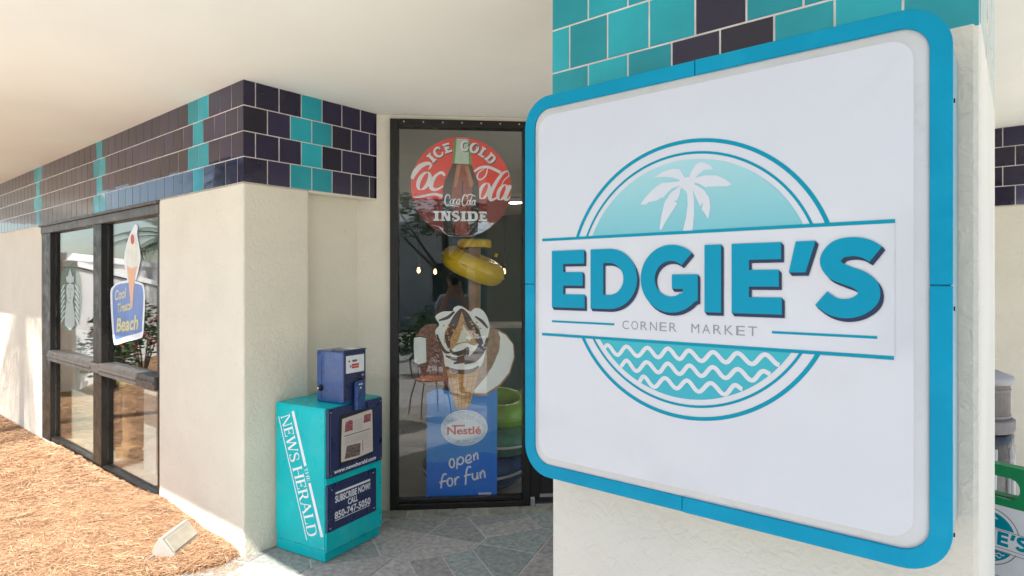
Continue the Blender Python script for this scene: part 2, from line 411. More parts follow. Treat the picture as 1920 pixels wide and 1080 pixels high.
# ---- flat print: polygons in a local x,z plane facing -y; `y` is the layer depth
def flat(name, polys, m, parent, y=0.0):
    """polys: list of polygons; each polygon is a loop or (outer, hole, hole...)"""
    v = []; f = []
    for k, poly in enumerate(polys):
        loops = poly if isinstance(poly[0][0], (tuple, list)) else [poly]
        yy = y - 0.00006 * k
        pts = [p for lp in loops for p in lp]
        tri = tessellate_polygon([[Vector((p[0], p[1], 0)) for p in lp] for lp in loops])
        o = len(v)
        v += [(p[0], yy, p[1]) for p in pts]
        for t in tri:
            a, b, c = [pts[i] for i in t]
            cr = (b[0] - a[0]) * (c[1] - a[1]) - (b[1] - a[1]) * (c[0] - a[0])
            if abs(cr) < 1e-12: continue
            t = t if cr > 0 else t[::-1]
            f.append([o + i for i in t])
    me = bpy.data.meshes.new(name); me.from_pydata(v, [], f); me.materials.append(M[m]); me.update()
    return link(name, me, parent)

def smooth_path(pts, closed=False, n=8):
    out = []; k = len(pts)
    rng = range(k if closed else k - 1)
    for i in rng:
        g = lambda j: pts[j % k] if closed else pts[max(0, min(k - 1, j))]
        p0, p1, p2, p3 = g(i - 1), g(i), g(i + 1), g(i + 2)
        for s in range(n):
            t = s / n
            out.append(tuple(0.5 * (2 * b + (c - a) * t + (2 * a - 5 * b + 4 * c - d) * t * t + (3 * b - a - 3 * c + d) * t ** 3)
                             for a, b, c, d in zip(p0, p1, p2, p3)))
    if not closed: out.append(tuple(pts[-1]))
    return out

def stroke(pts, w, closed=False, n=8, sm=True):
    """ribbon outline; w number or list per control point"""
    ws = w if isinstance(w, (list, tuple)) else [w] * len(pts)
    P = [(p[0], p[1], ww) for p, ww in zip(pts, ws)]
    if sm: P = smooth_path(P, closed, n)
    L = []; Rr = []
    k = len(P)
    for i in range(k):
        a = P[(i - 1) % k] if (closed or i > 0) else P[0]
        b = P[(i + 1) % k] if (closed or i < k - 1) else P[-1]
        dx, dy = b[0] - a[0], b[1] - a[1]
        d = math.hypot(dx, dy) or 1
        nx, ny = -dy / d, dx / d
        h = P[i][2] / 2
        L.append((P[i][0] + nx * h, P[i][1] + ny * h)); Rr.append((P[i][0] - nx * h, P[i][1] - ny * h))
    quads = []
    for i in range(k if closed else k - 1):
        j = (i + 1) % k
        quads.append((L[i], L[j], Rr[j], Rr[i]))
    return quads

def ribbons(name, strokes, m, parent, y=0.0):
    """strokes: list of quad lists -> one mesh"""
    v = []; f = []
    for k, q in enumerate(strokes):
        yy = y - 0.00006 * k
        for quad in q:
            o = len(v); v += [(p[0], yy, p[1]) for p in quad]
            a = sum(quad[i][0] * quad[(i + 1) % 4][1] - quad[(i + 1) % 4][0] * quad[i][1] for i in range(4))
            f.append([o, o + 1, o + 2, o + 3] if a > 0 else [o + 3, o + 2, o + 1, o])
    me = bpy.data.meshes.new(name); me.from_pydata(v, [], f); me.materials.append(M[m]); me.update()
    return link(name, me, parent)

def ellipse(cx, cy, rx, ry, n=48, a0=0, a1=2 * PI, tilt=0):
    out = []
    full = abs(a1 - a0 - 2 * PI) < 1e-6
    for i in range(n if full else n + 1):
        t = a0 + (a1 - a0) * i / n
        x, y = rx * math.cos(t), ry * math.sin(t)
        out.append((cx + x * math.cos(tilt) - y * math.sin(tilt), cy + x * math.sin(tilt) + y * math.cos(tilt)))
    return out

def rrect(x0, x1, z0, z1, r, n=10):
    out = []
    for cx, cz, a in ((x1 - r, z1 - r, 0), (x0 + r, z1 - r, 90), (x0 + r, z0 + r, 180), (x1 - r, z0 + r, 270)):
        for i in range(n + 1):
            t = R(a + 90 * i / n); out.append((cx + r * math.cos(t), cz + r * math.sin(t)))
    return out

def text(name, s, m, parent, x0, x1, zb, h, y=0.0, bold=0.0, track=1.0, shear=0.0, rot=0.0, upx=None):
    """built-in font, fitted to x0..x1 and cap height h, baseline zb; may turn by rot about (x0, zb)"""
    cu = bpy.data.curves.new('text', 'FONT'); cu.body = s; cu.size = 1; cu.offset = bold; cu.space_character = track; cu.shear = shear
    cu.resolution_u = 4
    o = bpy.data.objects.new('text', cu); COL.objects.link(o)
    dg = bpy.context.evaluated_depsgraph_get()
    me = bpy.data.meshes.new_from_object(o.evaluated_get(dg))
    bpy.data.objects.remove(o)
    xs = [v.co.x for v in me.vertices]; ys = [v.co.y for v in me.vertices]
    caph = 0.729
    sx = (x1 - x0) / (max(xs) - min(xs)); sz = h / caph; mn = min(xs)
    c, sn = math.cos(rot), math.sin(rot)
    for v in me.vertices:
        a, b = (v.co.x - mn) * sx, v.co.y * sz
        v.co = (x0 + a * c - b * sn, y, zb + a * sn + b * c)
    me.materials.clear(); me.materials.append(M[m]); me.name = name
    return link(name, me, parent)

# ---- serif capitals drawn from stems, arms and bowls (unit cap height)
def serif_glyph(ch, w=0.17, t=0.07, sf=0.08, sh=0.055):
    P = []
    bx = lambda x0, x1, y0, y1: P.append([(x0, y0), (x1, y0), (x1, y1), (x0, y1)])
    def stem(x, ww, top=True, bot=True):
        bx(x, x + ww, 0, 1)
        if top: bx(x - sf, x + ww + sf, 1 - sh, 1)
        if bot: bx(x - sf, x + ww + sf, 0, sh)
    def diag(xa, ya, xb, yb, ww):
        P.append([(xa, ya), (xa + ww, ya), (xb + ww, yb), (xb, yb)])
    def path(pts, ws, closed=False):
        P.extend(stroke(pts, ws, closed, 7))
    if ch == 'I': stem(sf, w); return P, w + 2 * sf
    if ch == 'N':
        W = 0.78
        stem(sf, t); bx(sf + W - t, sf + W, 0, 1); bx(W - t, W + 2 * sf, 1 - sh, 1)
        diag(sf, 1, sf + W - w, 0, w); return P, W + 2 * sf
    if ch in 'EL':
        W = 0.62
        stem(sf, w)
        bx(sf, sf + W, 0, t); P.append([(sf + W - t * .9, 0), (sf + W + .02, 0), (sf + W + .02, .27), (sf + W - .03, .27)])
        if ch == 'E':
            bx(sf, sf + W - .03, 1 - t, 1); P.append([(sf + W - .03 - t * .9, 1), (sf + W - .02, 1), (sf + W - .02, .75), (sf + W - .06, .75)])
            bx(sf + w * .5, sf + W - .15, .5 - t / 2, .5 + t / 2); bx(sf + W - .2, sf + W - .15, .36, .64)
        return P, W + sf + .04
    if ch == 'W':
        W = 1.12; x = sf * .6
        diag(x, 1, x + .22, 0, w); diag(x + W * .5 - t * .5, 1, x + .22 + w * .5, 0, t)
        diag(x + W * .5 - w * .5, 1, x + W * .5 + .2, 0, w); diag(x + W, 1, x + W * .5 + .2 + w * .5, 0, t)
        bx(x - sf * .6, x + w + sf, 1 - sh, 1); bx(x + W - sf, x + W + t + sf * .6, 1 - sh, 1)
        return P, W + t + sf * 1.2
    if ch == 'H':
        W = 0.82
        stem(sf, w); stem(sf + W - w, w); bx(sf, sf + W, .5 - t / 2, .5 + t / 2); return P, W + 2 * sf
    if ch == 'T':
        W = 0.74
        bx(W / 2 - w / 2, W / 2 + w / 2, 0, 1); bx(W / 2 - w / 2 - sf, W / 2 + w / 2 + sf, 0, sh); bx(0, W, 1 - t, 1)
        bx(0, .05, .74, 1); bx(W - .05, W, .74, 1); return P, W
    if ch == 'A':
        W = 0.82
        diag(W * .5 - t * .5, 1, sf * .5, 0, t); diag(W * .5 - w * .55, 1, W - w * .3, 0, w)
        bx(W * .22, W * .74, .32, .32 + t); bx(-sf * .3, sf * 2, 0, sh); bx(W - w * .9, W + w * .9, 0, sh); return P, W + w * .8
    if ch == 'R':
        stem(sf, w)
        path([(sf + w * .5, 1 - t / 2), (sf + .38, 1 - t / 2), (sf + .56, .9), (sf + .58, .74), (sf + .52, .56), (sf + .36, .48), (sf + w * .5, .48)], [t, t, w * .9, w, w * .9, t, t])
        diag(sf + .30, .5, sf + .60, 0, w); bx(sf + .56, sf + .86, 0, sh); return P, .92
    if ch == 'D':
        stem(sf, w)
        path([(sf + w * .5, 1 - t / 2), (sf + .40, 1 - t / 2), (sf + .66, .84), (sf + .74, .5), (sf + .66, .16), (sf + .40, t / 2), (sf + w * .5, t / 2)], [t, t, w * .8, w, w * .8, t, t])
        return P, .92 + w * .3
    if ch == 'O':
        path([(.46 + .38 * math.cos(a), .5 + .45 * math.sin(a)) for a in [2 * PI * i / 12 for i in range(12)]],
             [t + (w - t) * abs(math.cos(2 * PI * i / 12)) for i in range(12)], True); return P, .95
    if ch == 'C':
        path([(.80, .68), (.70, .90), (.46, .96), (.20, .82), (.10, .5), (.20, .18), (.46, .04), (.70, .10), (.82, .30)], [t, t * 1.2, t, w * .8, w, w * .8, t, t, t * .8])
        bx(.76, .83, .62, .98); return P, .90
    if ch == 'S':
        path([(.56, .74), (.50, .90), (.32, .965), (.13, .88), (.09, .74), (.19, .60), (.36, .50), (.52, .40), (.58, .25), (.50, .10), (.32, .035), (.14, .09), (.07, .26)],
             [t * .7, t, t, w * .7, w * .85, w, w * 1.05, w, w * .85, w * .7, t, t, t * .7])
        bx(.53, .59, .70, .97); bx(.04, .10, .03, .30); return P, .68
    return P, .4

def serif_line(s, gap=0.06, space=0.4, **kw):
    out = []; x = 0
    for ch in s:
        if ch == ' ': x += space; continue
        p, a = serif_glyph(ch, **kw)
        out.append((ch, [[(q[0] + x, q[1]) for q in poly] for poly in p]))
        x += a + gap
    return out, x - gap

# ---- the heavy geometric capitals of the big sign (unit cap height)
def arc(cx, cy, r, a0, a1, n=24, ry=None):
    ry = ry or r
    return [(cx + r * math.cos(R(a0 + (a1 - a0) * i / n)), cy + ry * math.sin(R(a0 + (a1 - a0) * i / n))) for i in range(n + 1)]
def heavy(ch):
    if ch == 'E': return [[(0, 0), (.70, 0), (.70, .235), (.25, .235), (.25, .385), (.66, .385), (.66, .62), (.25, .62), (.25, .765), (.69, .765), (.69, 1), (0, 1)]]
    if ch == 'I': return [[(0, 0), (.25, 0), (.25, 1), (0, 1)]]
    if ch == 'D':
        out = [(0, 0), (.36, 0)] + arc(.36, .5, .52, -90, 90, ry=.5) + [(0, 1)]
        inn = [(.25, .235), (.25, .765), (.34, .765)] + arc(.36, .5, .27, 90, -90, ry=.265)[1:]
        return [(out, inn)]
    if ch == 'G':
        o = arc(.50, .5, .52, 48, 318, 36, ry=.525)
        xr = .94
        o = o + [(xr, .17), (xr, .565), (.52, .565), (.52, .345), (.70, .345), (.70, .285)]
        i = arc(.50, .5, .27, 318, 48, 30, ry=.275)
        return [o + [(.62, .265)] + arc(.50, .5, .27, 300, 48, 30, ry=.275)]
    if ch == "'": return [[(.09, 1), (.34, 1), (.215, .58), (0, .58)]]
    if ch == 'S':
        pts = [(.685, .80), (.57, .875), (.42, .905), (.255, .87), (.165, .74), (.22, .61), (.36, .535), (.50, .475), (.595, .385), (.60, .25), (.49, .145), (.34, .105), (.19, .135), (.055, .235)]
        w = [.235, .24, .245, .25, .25, .25, .245, .245, .25, .25, .25, .25, .24, .235]
        q = stroke(pts, w, False, 6)
        return [[a[0] for a in q] + [q[-1][1], q[-1][2]] + [a[3] for a in q[::-1]]]
    return []

# ================================================================ SETTING: ground
U = 0.155
WY = 1.807          # plane of the long wall and of the column's face
CXC = -3.602        # corner of the wing
CEIL = 2.88
BAND = 2.26
def rnoise(x, y, s=1.0):
    from mathutils import noise
    return noise.noise(Vector((x * s, y * s, 3.7)))

gnd = MB()
gnd.add([(-150, -150, -0.03), (150, -150, -0.03), (150, 150, -0.03), (-150, 150, -0.03)], [(0, 1, 2, 3)])
ground = struct(gnd.obj('ground', 'concrete_light'))
pv = MB(); pv.add([(-4.4, -4.0, -0.0035), (3.4, -4.0, -0.0035), (3.4, 7.0, -0.0035), (-4.4, 7.0, -0.0035)], [(0, 1, 2, 3)])
pavement = struct(pv.obj('pavement', 'joint'))

# slabs: octagons cut in quarters and squares cut in halves, turned 17 degrees
def clip(poly, nx, ny, c):
    out = []
    for i in range(len(poly)):
        p, q = poly[i], poly[(i + 1) % len(poly)]
        dp, dq = nx * p[0] + ny * p[1] - c, nx * q[0] + ny * q[1] - c
        if dp <= 0: out.append(p)
        if (dp < 0 < dq) or (dq < 0 < dp):
            t = dp / (dp - dq); out.append((p[0] + (q[0] - p[0]) * t, p[1] + (q[1] - p[1]) * t))
    return out
def inset(poly, d):
    a = sum(poly[i][0] * poly[(i + 1) % len(poly)][1] - poly[(i + 1) % len(poly)][0] * poly[i][1] for i in range(len(poly)))
    if a < 0: poly = poly[::-1]
    res = poly
    for i in range(len(poly)):
        p, q = poly[i], poly[(i + 1) % len(poly)]
        dx, dy = q[0] - p[0], q[1] - p[1]; L = math.hypot(dx, dy)
        if L < 1e-6: continue
        nx, ny = dy / L, -dx / L
        res = clip(res, nx, ny, nx * p[0] + ny * p[1] - d)
    return res
a_, b_ = 0.40, 0.20
Lp = b_ + a_ * math.sqrt(2); hh = Lp / 2; bb = b_ / 2
octa = [(hh, -bb), (hh, bb), (bb, hh), (-bb, hh), (-hh, bb), (-hh, -bb), (-bb, -hh), (bb, -hh)]
sq = [(hh - bb, 0), (0, hh - bb), (-(hh - bb), 0), (0, -(hh - bb))]
ca, sa = math.cos(R(17.3)), math.sin(R(17.3))
def in_bed(x, y):
    return y < WY and x < bed_edge(y)
def bed_edge(y):
    pts = [(1.81, -3.655), (1.70, -3.60), (1.58, -3.60), (1.45, -3.67), (1.2, -3.84), (0.8, -4.0), (0.0, -4.15), (-3.0, -4.3)]
    for (y0, x0), (y1, x1) in zip(pts, pts[1:]):
        if y1 <= y <= y0:
            t = (y0 - y) / (y0 - y1); return x0 + (x1 - x0) * t
    return pts[-1][1] if y < 0 else pts[0][1]
npav = 0
for i in range(-6, 8):
    for j in range(-6, 8):
        for kind in (0, 1):
            pieces = []
            if kind == 0:
                for sx in (-1, 1):
                    if (i * 3 + j) % 4 == 1:
                        pieces.append(clip(octa, -sx, 0, 0))
                    else:
                        for sy in (-1, 1): pieces.append(clip(clip(octa, -sx, 0, 0), 0, -sy, 0))
                ox, oy = 0, 0
            else:
                for s_ in (-1, 1): pieces.append(clip(sq, s_ * .7071, s_ * .7071 * (1 if (i + j) % 2 else -1), 0))
                ox, oy = hh, hh
            for pc in pieces:
                lx = [(p[0] + ox + i * Lp, p[1] + oy + j * Lp) for p in pc]
                w_ = [(-3.007 + x * ca - y * sa, 2.746 + x * sa + y * ca) for x, y in lx]
                cx_, cy_ = sum(p[0] for p in w_) / len(w_), sum(p[1] for p in w_) / len(w_)
                if not (-4.0 < cx_ < 0.9 and 0.2 < cy_ < 5.4): continue
                if in_bed(cx_ + 0.12, cy_): continue
                dd = (-(cx_ + 3.59) + (cy_ - 2.813)) / math.sqrt(2)
                if dd > 0.1 or (cx_ < -3.78): continue
                if npav >= 285: continue
                wi = inset(w_, random.uniform(.004, .0058))
                if len(wi) < 3: continue
                m_ = MB(); m_.prism([(p[0] - cx_, p[1] - cy_) for p in wi], -0.02, 0)
                o = m_.obj('paver', random.choice(PAV), pavement, loc=(cx_, cy_, random.uniform(-0.0005, 0.001)), bevel=0.0015, segs=1)
                o.rotation_euler = (random.uniform(-.002, .002), random.uniform(-.002, .002), 0)
                npav += 1
# soldier course of small bricks along the storefront
A = Vector((-3.59, 2.813, 0)); DS = Vector((1, 1, 0)).normalized(); DN = Vector((-1, 1, 0)).normalized()
bk = MB().box(-0.055, 0.055, -0.075, 0.075, -0.02, 0.004).mesh('edge_brick', 'brick_edge')
for k in range(-1, 41):
    p = A + DS * (0.03 + k * 0.1165) + DN * (-0.105)
    o = link('edge_brick', bk, pavement, (p.x, p.y, random.uniform(-0.001, 0.001)), (0, 0, R(45) + random.uniform(-.01, .01)))

# mulch bed: a lumpy sheet under loose pine needles
def bed_h(x, y):
    e = min((bed_edge(y) - x) / 0.25, 1.0)
    if e <= 0: return -0.012
    h = 0.035 + 0.016 * rnoise(x, y, 1.7) + 0.010 * rnoise(x, y, 8) + 0.05 * max(0, 1 - abs((x + 4.75) / 0.5)) * max(0, 1 - (WY - y) / 0.5) * 0.8
    h -= 0.06 * max(0, min(1, (-x - 7.0) / 2.0))
    return max(-0.005, h * min(1, e) ** 0.6)
NX, NY = 190, 64
mb = MB()
for j in range(NY + 1):
    y = -3.0 + (WY + 3.0 - 0.002) * (j / NY) ** 0.55
    ex = bed_edge(y)
    for i in range(NX + 1):
        x = -15.0 + (ex + 15.0) * (1 - (1 - i / NX) ** 1.7)
        mb.v.append((x, y, bed_h(x, y) if i < NX else -0.012))
for j in range(NY):
    for i in range(NX):
        q = j * (NX + 1) + i
        mb.f.append([q, q + 1, q + NX + 2, q + NX + 1]); mb.m.append(0)
bed = mb.obj('mulch_bed', 'straw_base', None, smooth=True)
bed['kind'] = 'structure'
needle_mats = [mat('pine_needle', c, rough=0.75, spec=0.25, var=0.12, vscale=5) for c in
               [(0.52, 0.325, 0.19), (0.46, 0.26, 0.135), (0.58, 0.41, 0.265), (0.38, 0.195, 0.10), (0.25, 0.125, 0.065)]]
nb = MB()
rng = random.Random(3)
def needles(count, x0, x1, y0, y1, w0, w1):
    done = 0
    while done < count:
        x, y = rng.uniform(x0, x1), rng.uniform(y0, y1)
        if x > bed_edge(y) - 0.02: continue
        cl = rnoise(x, y, 1.6) * 2.6 + rnoise(x + 9, y, 5) * 1.2
        th = cl + rng.gauss(0, 0.9)
        L_ = rng.uniform(0.07, 0.17); w = rng.uniform(w0, w1)
        dx, dy = math.cos(th), math.sin(th)
        tip = rng.gauss(0, 0.10); z0 = bed_h(x, y) + rng.uniform(0.001, 0.016)
        P = []
        bend = rng.uniform(-.03, .03); tl_ = w * rng.uniform(-.5, .5)
        for k, t in enumerate((0, .5, 1)):
            px = x + dx * L_ * (t - .5) - dy * bend * (t * (1 - t)) * 4
            py = y + dy * L_ * (t - .5) + dx * bend * (t * (1 - t)) * 4
            if py > WY - 0.004: py = WY - 0.004
            zz = max(bed_h(px, py) + 0.001, z0 + (t - .5) * L_ * tip + 0.006 * (1 - abs(2 * t - 1)))
            P.append((px, py, zz))
        if P[0][0] > bed_edge(P[0][1]) + .05 or P[2][0] > bed_edge(P[2][1]) + .05: continue
        o = len(nb.v)
        for (px, py, pz), ww in zip(P, (w, w, w * .5)):
            nb.v.append((px - dy * ww / 2, py + dx * ww / 2, pz)); nb.v.append((px + dy * ww / 2, py - dx * ww / 2, pz + tl_))
        mi = rng.choices(range(5), (5, 4, 3, 3, 2.0))[0]
        nb.f += [[o, o + 1, o + 3, o + 2], [o + 2, o + 3, o + 5, o + 4]]; nb.m += [mi, mi]
        done += 1
needles(46000, -5.6, -3.6, 0.5, WY, 0.0014, 0.0030)
needles(34000, -10.0, -5.2, 0.5, WY, 0.002, 0.0042)
for _ in range(170):      # strays blown onto the paving
    y = rng.uniform(1.2, WY + .05); x = bed_edge(min(y, 1.8)) + abs(rng.gauss(0, .11)); th = rng.uniform(0, 6.28); L_ = rng.uniform(.04, .12)
    dx, dy = math.cos(th) * L_ / 2, math.sin(th) * L_ / 2; w = .0022 / L_
    if x - abs(dx) < CXC and y + abs(dy) > WY: continue
    o = len(nb.v); nb.v += [(x - dx - dy * w, y - dy + dx * w, .003), (x - dx + dy * w, y - dy - dx * w, .003), (x + dx + dy * w, y + dy - dx * w, .004), (x + dx - dy * w, y + dy + dx * w, .004)]
    nb.f.append([o, o + 1, o + 2, o + 3]); nb.m.append(rng.randrange(4))
needles(9000, -14, -3.9, -2.5, 0.6, 0.004, 0.008)
ndl = nb.obj('pine_straw', needle_mats)
ndl['kind'] = 'stuff'
tag(ndl, 'loose orange brown pine needles covering the bed beside the wall', 'pine straw')

# ================================================================ THE BUILDING
bld = thing('market_building', 'cream stucco corner market with purple and teal tile band under the ceiling', 'building', (0, 0, 0))
MB().box(-4.866, CXC, WY, 2.25, -0.1, BAND - 0.001).obj('wall', 'stucco', bld, bevel=0.012)
MB().box(-4.86, -3.70, 2.2505, 2.86, -0.1, BAND - 0.003).obj('wall', 'stucco', bld)
MB().box(-16, -7.966, WY, 1.95, -0.1, BAND - 0.001).obj('wall', 'stucco', bld, bevel=0.01)
MB().box(-7.965, -4.867, WY + 0.02, 1.94, -0.1, 0.02).obj('window_sill', 'stucco', bld)
MB().box(-16, CXC - 0.003, WY + 0.003, 2.82, BAND, CEIL - 0.001).obj('grout_band', 'grout', bld)
# underside of the band over the recess is stucco
MB().box(-3.86, CXC - 0.004, 2.251, 2.80, BAND - 0.012, BAND - 0.0005).obj('band_underside', 'stucco', bld)
def s_prism(s0, s1, d0, d1, z0, z1, name, m, bevel=0):
    pts = [A + DS * s0 + DN * d0, A + DS * s1 + DN * d0, A + DS * s1 + DN * d1, A + DS * s0 + DN * d1]
    return MB().prism([(p.x, p.y) for p in pts], z0, z1).obj(name, m, bld, bevel=bevel)
s_prism(-0.2, 0.079, 0.0, 0.15, -0.1, CEIL - 0.002, 'wall', 'stucco', 0.006)
s_prism(0.0785, 4.07, 0.004, 0.14, 2.845, CEIL - 0.003, 'lintel', 'stucco')
s_prism(4.062, 4.81, 0.0, 0.15, -0.1, CEIL - 0.002, 'wall', 'stucco', 0.006)
RX, RY = -0.19, 6.213
MB().box(RX, RX + 6.5 * U, RY, 7.2, -0.1, BAND - 0.001).obj('wall', 'stucco', bld, bevel=0.01)
MB().box(RX + 0.002, RX + 6.5 * U - 0.003, RY + 0.003, 7.2, BAND, CEIL - 0.001).obj('grout_band', 'grout', bld)
MB().box(RX + 6.5 * U - 0.4, RX + 6.5 * U - 0.001, 7.2005, 15.9, -0.1, CEIL - 0.002).obj('wall', 'stucco', bld)
# ceiling slab; outer edge steps back over the window, unseen right end shortened to admit light
MB().prism([(-16.2, -0.2), (-14.0, -0.1), (-11.0, 0.27), (-9.9, 0.735), (-4.8, 0.735), (-4.8, -0.015), (1.0, -0.015), (1.0, 16.2), (-16.2, 16.2)], CEIL, CEIL + 0.32).obj('ceiling', 'ceiling', bld)
# inside
_e0, _e1 = A + DN * .08 + DS * .06, A + DN * .08 + DS * 4.75
MB().prism([(-15.9, 1.951), (-4.868, 1.951), (-4.868, 2.862), (-3.72, 2.862), (_e0.x, _e0.y), (_e1.x, _e1.y), (-.2, 15.79), (-15.9, 15.79)], -0.1, 0.006).obj('interior_floor', 'interior_floor', bld)
MB().box(-16, 0.4, 15.8, 16, -0.1, CEIL - 0.002).obj('interior_wall', 'interior_wall', bld)
MB().box(-16.1, -15.95, 1.952, 15.79, -0.1, CEIL - 0.002).obj('interior_wall', 'interior_wall', bld)
MB().box(-15.9, -0.5, 8.6, 8.7, 0.007, CEIL - 0.003).obj('interior_wall', 'interior_teal', bld)

# ---- ceramic tiles, each its own piece
tile_mesh = {}
def tile_data(w, key, h=U):
    k = (round(w, 3), key)
    if k not in tile_mesh:
        a, b, c, t = (w - 0.0062) / 2, (h - 0.0062) / 2, 0.0010, 0.0022
        m_ = MB()
        m_.add([(-a, 0, -b), (a, 0, -b), (a, 0, b), (-a, 0, b),
                (-a, -t + c, -b), (a, -t + c, -b), (a, -t + c, b), (-a, -t + c, b),
                (-a + c, -t, -b + c), (a - c, -t, -b + c), (a - c, -t, b - c), (-a + c, -t, b - c)],
               [(8, 9, 10, 11)] + [(4 + i, 4 + (i + 1) % 4, 8 + (i + 1) % 4, 8 + i) for i in range(4)] + [(i, (i + 1) % 4, 4 + (i + 1) % 4, 4 + i) for i in range(4)])
        tile_mesh[k] = m_.mesh('tile', key)
    return tile_mesh[k]
def tile(parent, org, rotz, s0, s1, row, key):
    """org: band's left/start corner; tiles run along local +x turned by rotz"""
    c = (s0 + s1) / 2 * U
    x, y = org[0] + c * math.cos(rotz), org[1] + c * math.sin(rotz)
    o = link('tile', tile_data((s1 - s0) * U, key), parent, (x, y, CEIL - U * (row + .5)),
             (random.gauss(0, .0035), 0, rotz + random.gauss(0, .0035)))
    return o
def band(parent, org, rotz, n, half_even, teal, skip_rev=False, base='tile_purple', accent='tile_teal'):
    for row in range(4):
        half = (row % 2 == 0) == half_even
        edges = [0.0] + ([.5] if half else [])
        while edges[-1] + 1 <= n + 1e-6: edges.append(edges[-1] + 1)
        if n - edges[-1] > 0.1: edges.append(n)
        for e0, e1 in zip(edges, edges[1:]):
            mid = (e0 + e1) / 2
            key = base
            for t0, t1 in teal[row % 2]:
                if t0 - .01 <= mid <= t1 + .01: key = accent
            yield row, e0, e1, key
# long wall: counted from the corner leftwards
tl = ([(3, 5), (16, 17), (28, 30), (41, 42)], [(3.5, 4.5), (15.5, 17.5), (28.5, 29.5), (40.5, 42.5)])
for row, e0, e1, key in band(bld, None, 0, 50, False, tl):
    tile(bld, (CXC, WY + 0.003), 0, -e1, -e0, row, key)
tr_ = ([(2.5, 3.5)], [(2, 4)])
for row, e0, e1, key in band(bld, None, 0, 6.45, True, tr_):
    tile(bld, (CXC - 0.003, WY), R(90), e0, e1, row, key)
for row, e0, e1, key in band(bld, None, 0, 6.5, True, tr_):
    tile(bld, (RX, RY + 0.003), 0, e0, e1, row, key)

# ---- window in the long wall
wfm = MB()
y0, y1 = WY - 0.004, WY + 0.10
x0, x1, zt, zb = -7.966, -4.867, 2.232, 0.02
win = MB().box(x0, x1, y0, y1, zt - 0.07, zt).obj('window', 'alum', bld, bevel=0.004)   # head
def wm(n_, *a, **k): return MB().box(*a).obj(n_, k.get('m', 'bronze'), win, bevel=0.004)
wm('frame_jamb', x0, x0 + 0.30, y0 + .012, y1, zb, zt - 0.071)
wm('frame_jamb', x1 - 0.045, x1, y0 + .01, y1, zb, zt - 0.071)
wm('frame_sill', x0 + .301, x1 - .046, y0 + .02, y1, zb, zb + 0.045)
wm('frame_mullion', -6.33, -6.12, y0 + .008, y1, zb + .046, zt - 0.071)
for (a, b) in ((x0 + .301, -6.331), (-6.119, x1 - .046)):
    wm('frame_transom', a, b, y0 - .012, y1, .855, .955, m='alum')
    wm('transom_lip', a, b, y0 - .022, y0 - .0125, .895, .915, m='alum')
    for (z0, z1) in ((zb + .046, .854), (.956, zt - .071)):
        MB().box(a, b, WY + .052, WY + .058, z0, z1).obj('pane', 'glass', win)
wm('transom_lip', -6.331, -6.119, y0 - .013, y0 + .0075, .865, .945, m='alum')
MB().box(x0 - .02, x1 + .01, y0 - .02, y0 + .01, zt + .001, zt + .022).obj('drip_flashing', 'alum', win, bevel=.003)

# ---- glazed entrance across the angle
sf_ = MB().box(0.08, 0.138, -0.03, 0.075, 0.0, 2.842).obj('storefront', 'bronze', bld, bevel=0.004)
sf_.location = A; sf_.rotation_euler = (0, 0, R(45))
def sm(n_, *a, **k): return MB().box(*a).obj(n_, k.get('m', 'bronze'), sf_, bevel=k.get('bev', 0.004))
sm('frame_head', .1385, 1.0485, -.03, .075, 2.79, 2.842)
sm('frame_sill', .1385, 1.0485, -.035, .075, 0.002, .045)
sm('frame_sill_bead', .139, 1.048, -.012, .05, .0455, .075)
sm('frame_post', 1.049, 1.10, -.03, .075, 0, 2.842)
MB().box(.1385, 1.0485, .018, .025, .076, 2.789).obj('pane', 'glass_door', sf_)
# pair of doors and the far sidelight
for k_, d0 in enumerate((1.103, 2.083)):
    d1 = d0 + .975
    sm('door_stile', d0, d0 + .07, -.01, .04, .03, 2.20); sm('door_stile', d1 - .07, d1, -.01, .04, .03, 2.20)
    sm('door_rail', d0 + .0705, d1 - .0705, -.01, .04, .03, .25); sm('door_rail', d0 + .0705, d1 - .0705, -.01, .04, 2.12, 2.20)
    MB().box(d0 + .0705, d1 - .0705, .012, .018, .2505, 2.1195).obj('pane', 'glass_door', sf_)
    hx = d1 - .11 if k_ == 0 else d0 + .11
    MB().tube([(hx, -.011, .85), (hx, -.06, .87), (hx, -.06, 1.23), (hx, -.011, 1.25)], .012, 10).obj('door_handle', 'steel', sf_, smooth=True)
sm('frame_transom', 1.101, 3.06, -.02, .06, 2.201, 2.26)
MB().box(1.101, 3.06, .018, .025, 2.2605, 2.789).obj('pane', 'glass_door', sf_)
sm('frame_head', 1.101, 3.06, -.03, .075, 2.79, 2.842)
sm('threshold', 1.14, 3.06, -.05, .08, 0.001, .022, m='steel')
sm('door_pivot', 1.103, 1.135, -.045, -.011, .002, .07, m='steel', bev=.006)
sm('kick_strip', 1.175, 1.30, -.014, -.0105, .06, .085, m='steel', bev=.001)
sm('frame_post', 3.061, 3.11, -.03, .075, 0, 2.842)
sm('frame_post', 4.01, 4.06, -.03, .075, 0, 2.842)
sm('frame_head', 3.1105, 4.0095, -.03, .075, 2.79, 2.842); sm('frame_sill', 3.1105, 4.0095, -.035, .075, .002, .05)
MB().box(3.1105, 4.0095, .018, .025, .0505, 2.789).obj('pane', 'glass_door', sf_)
for k_ in range(7):
    MB().tube([(.18 + k_ * .14, -.0305, 2.82), (.18 + k_ * .14, -.034, 2.82)], .006, 8).obj('screw', 'steel', sf_)

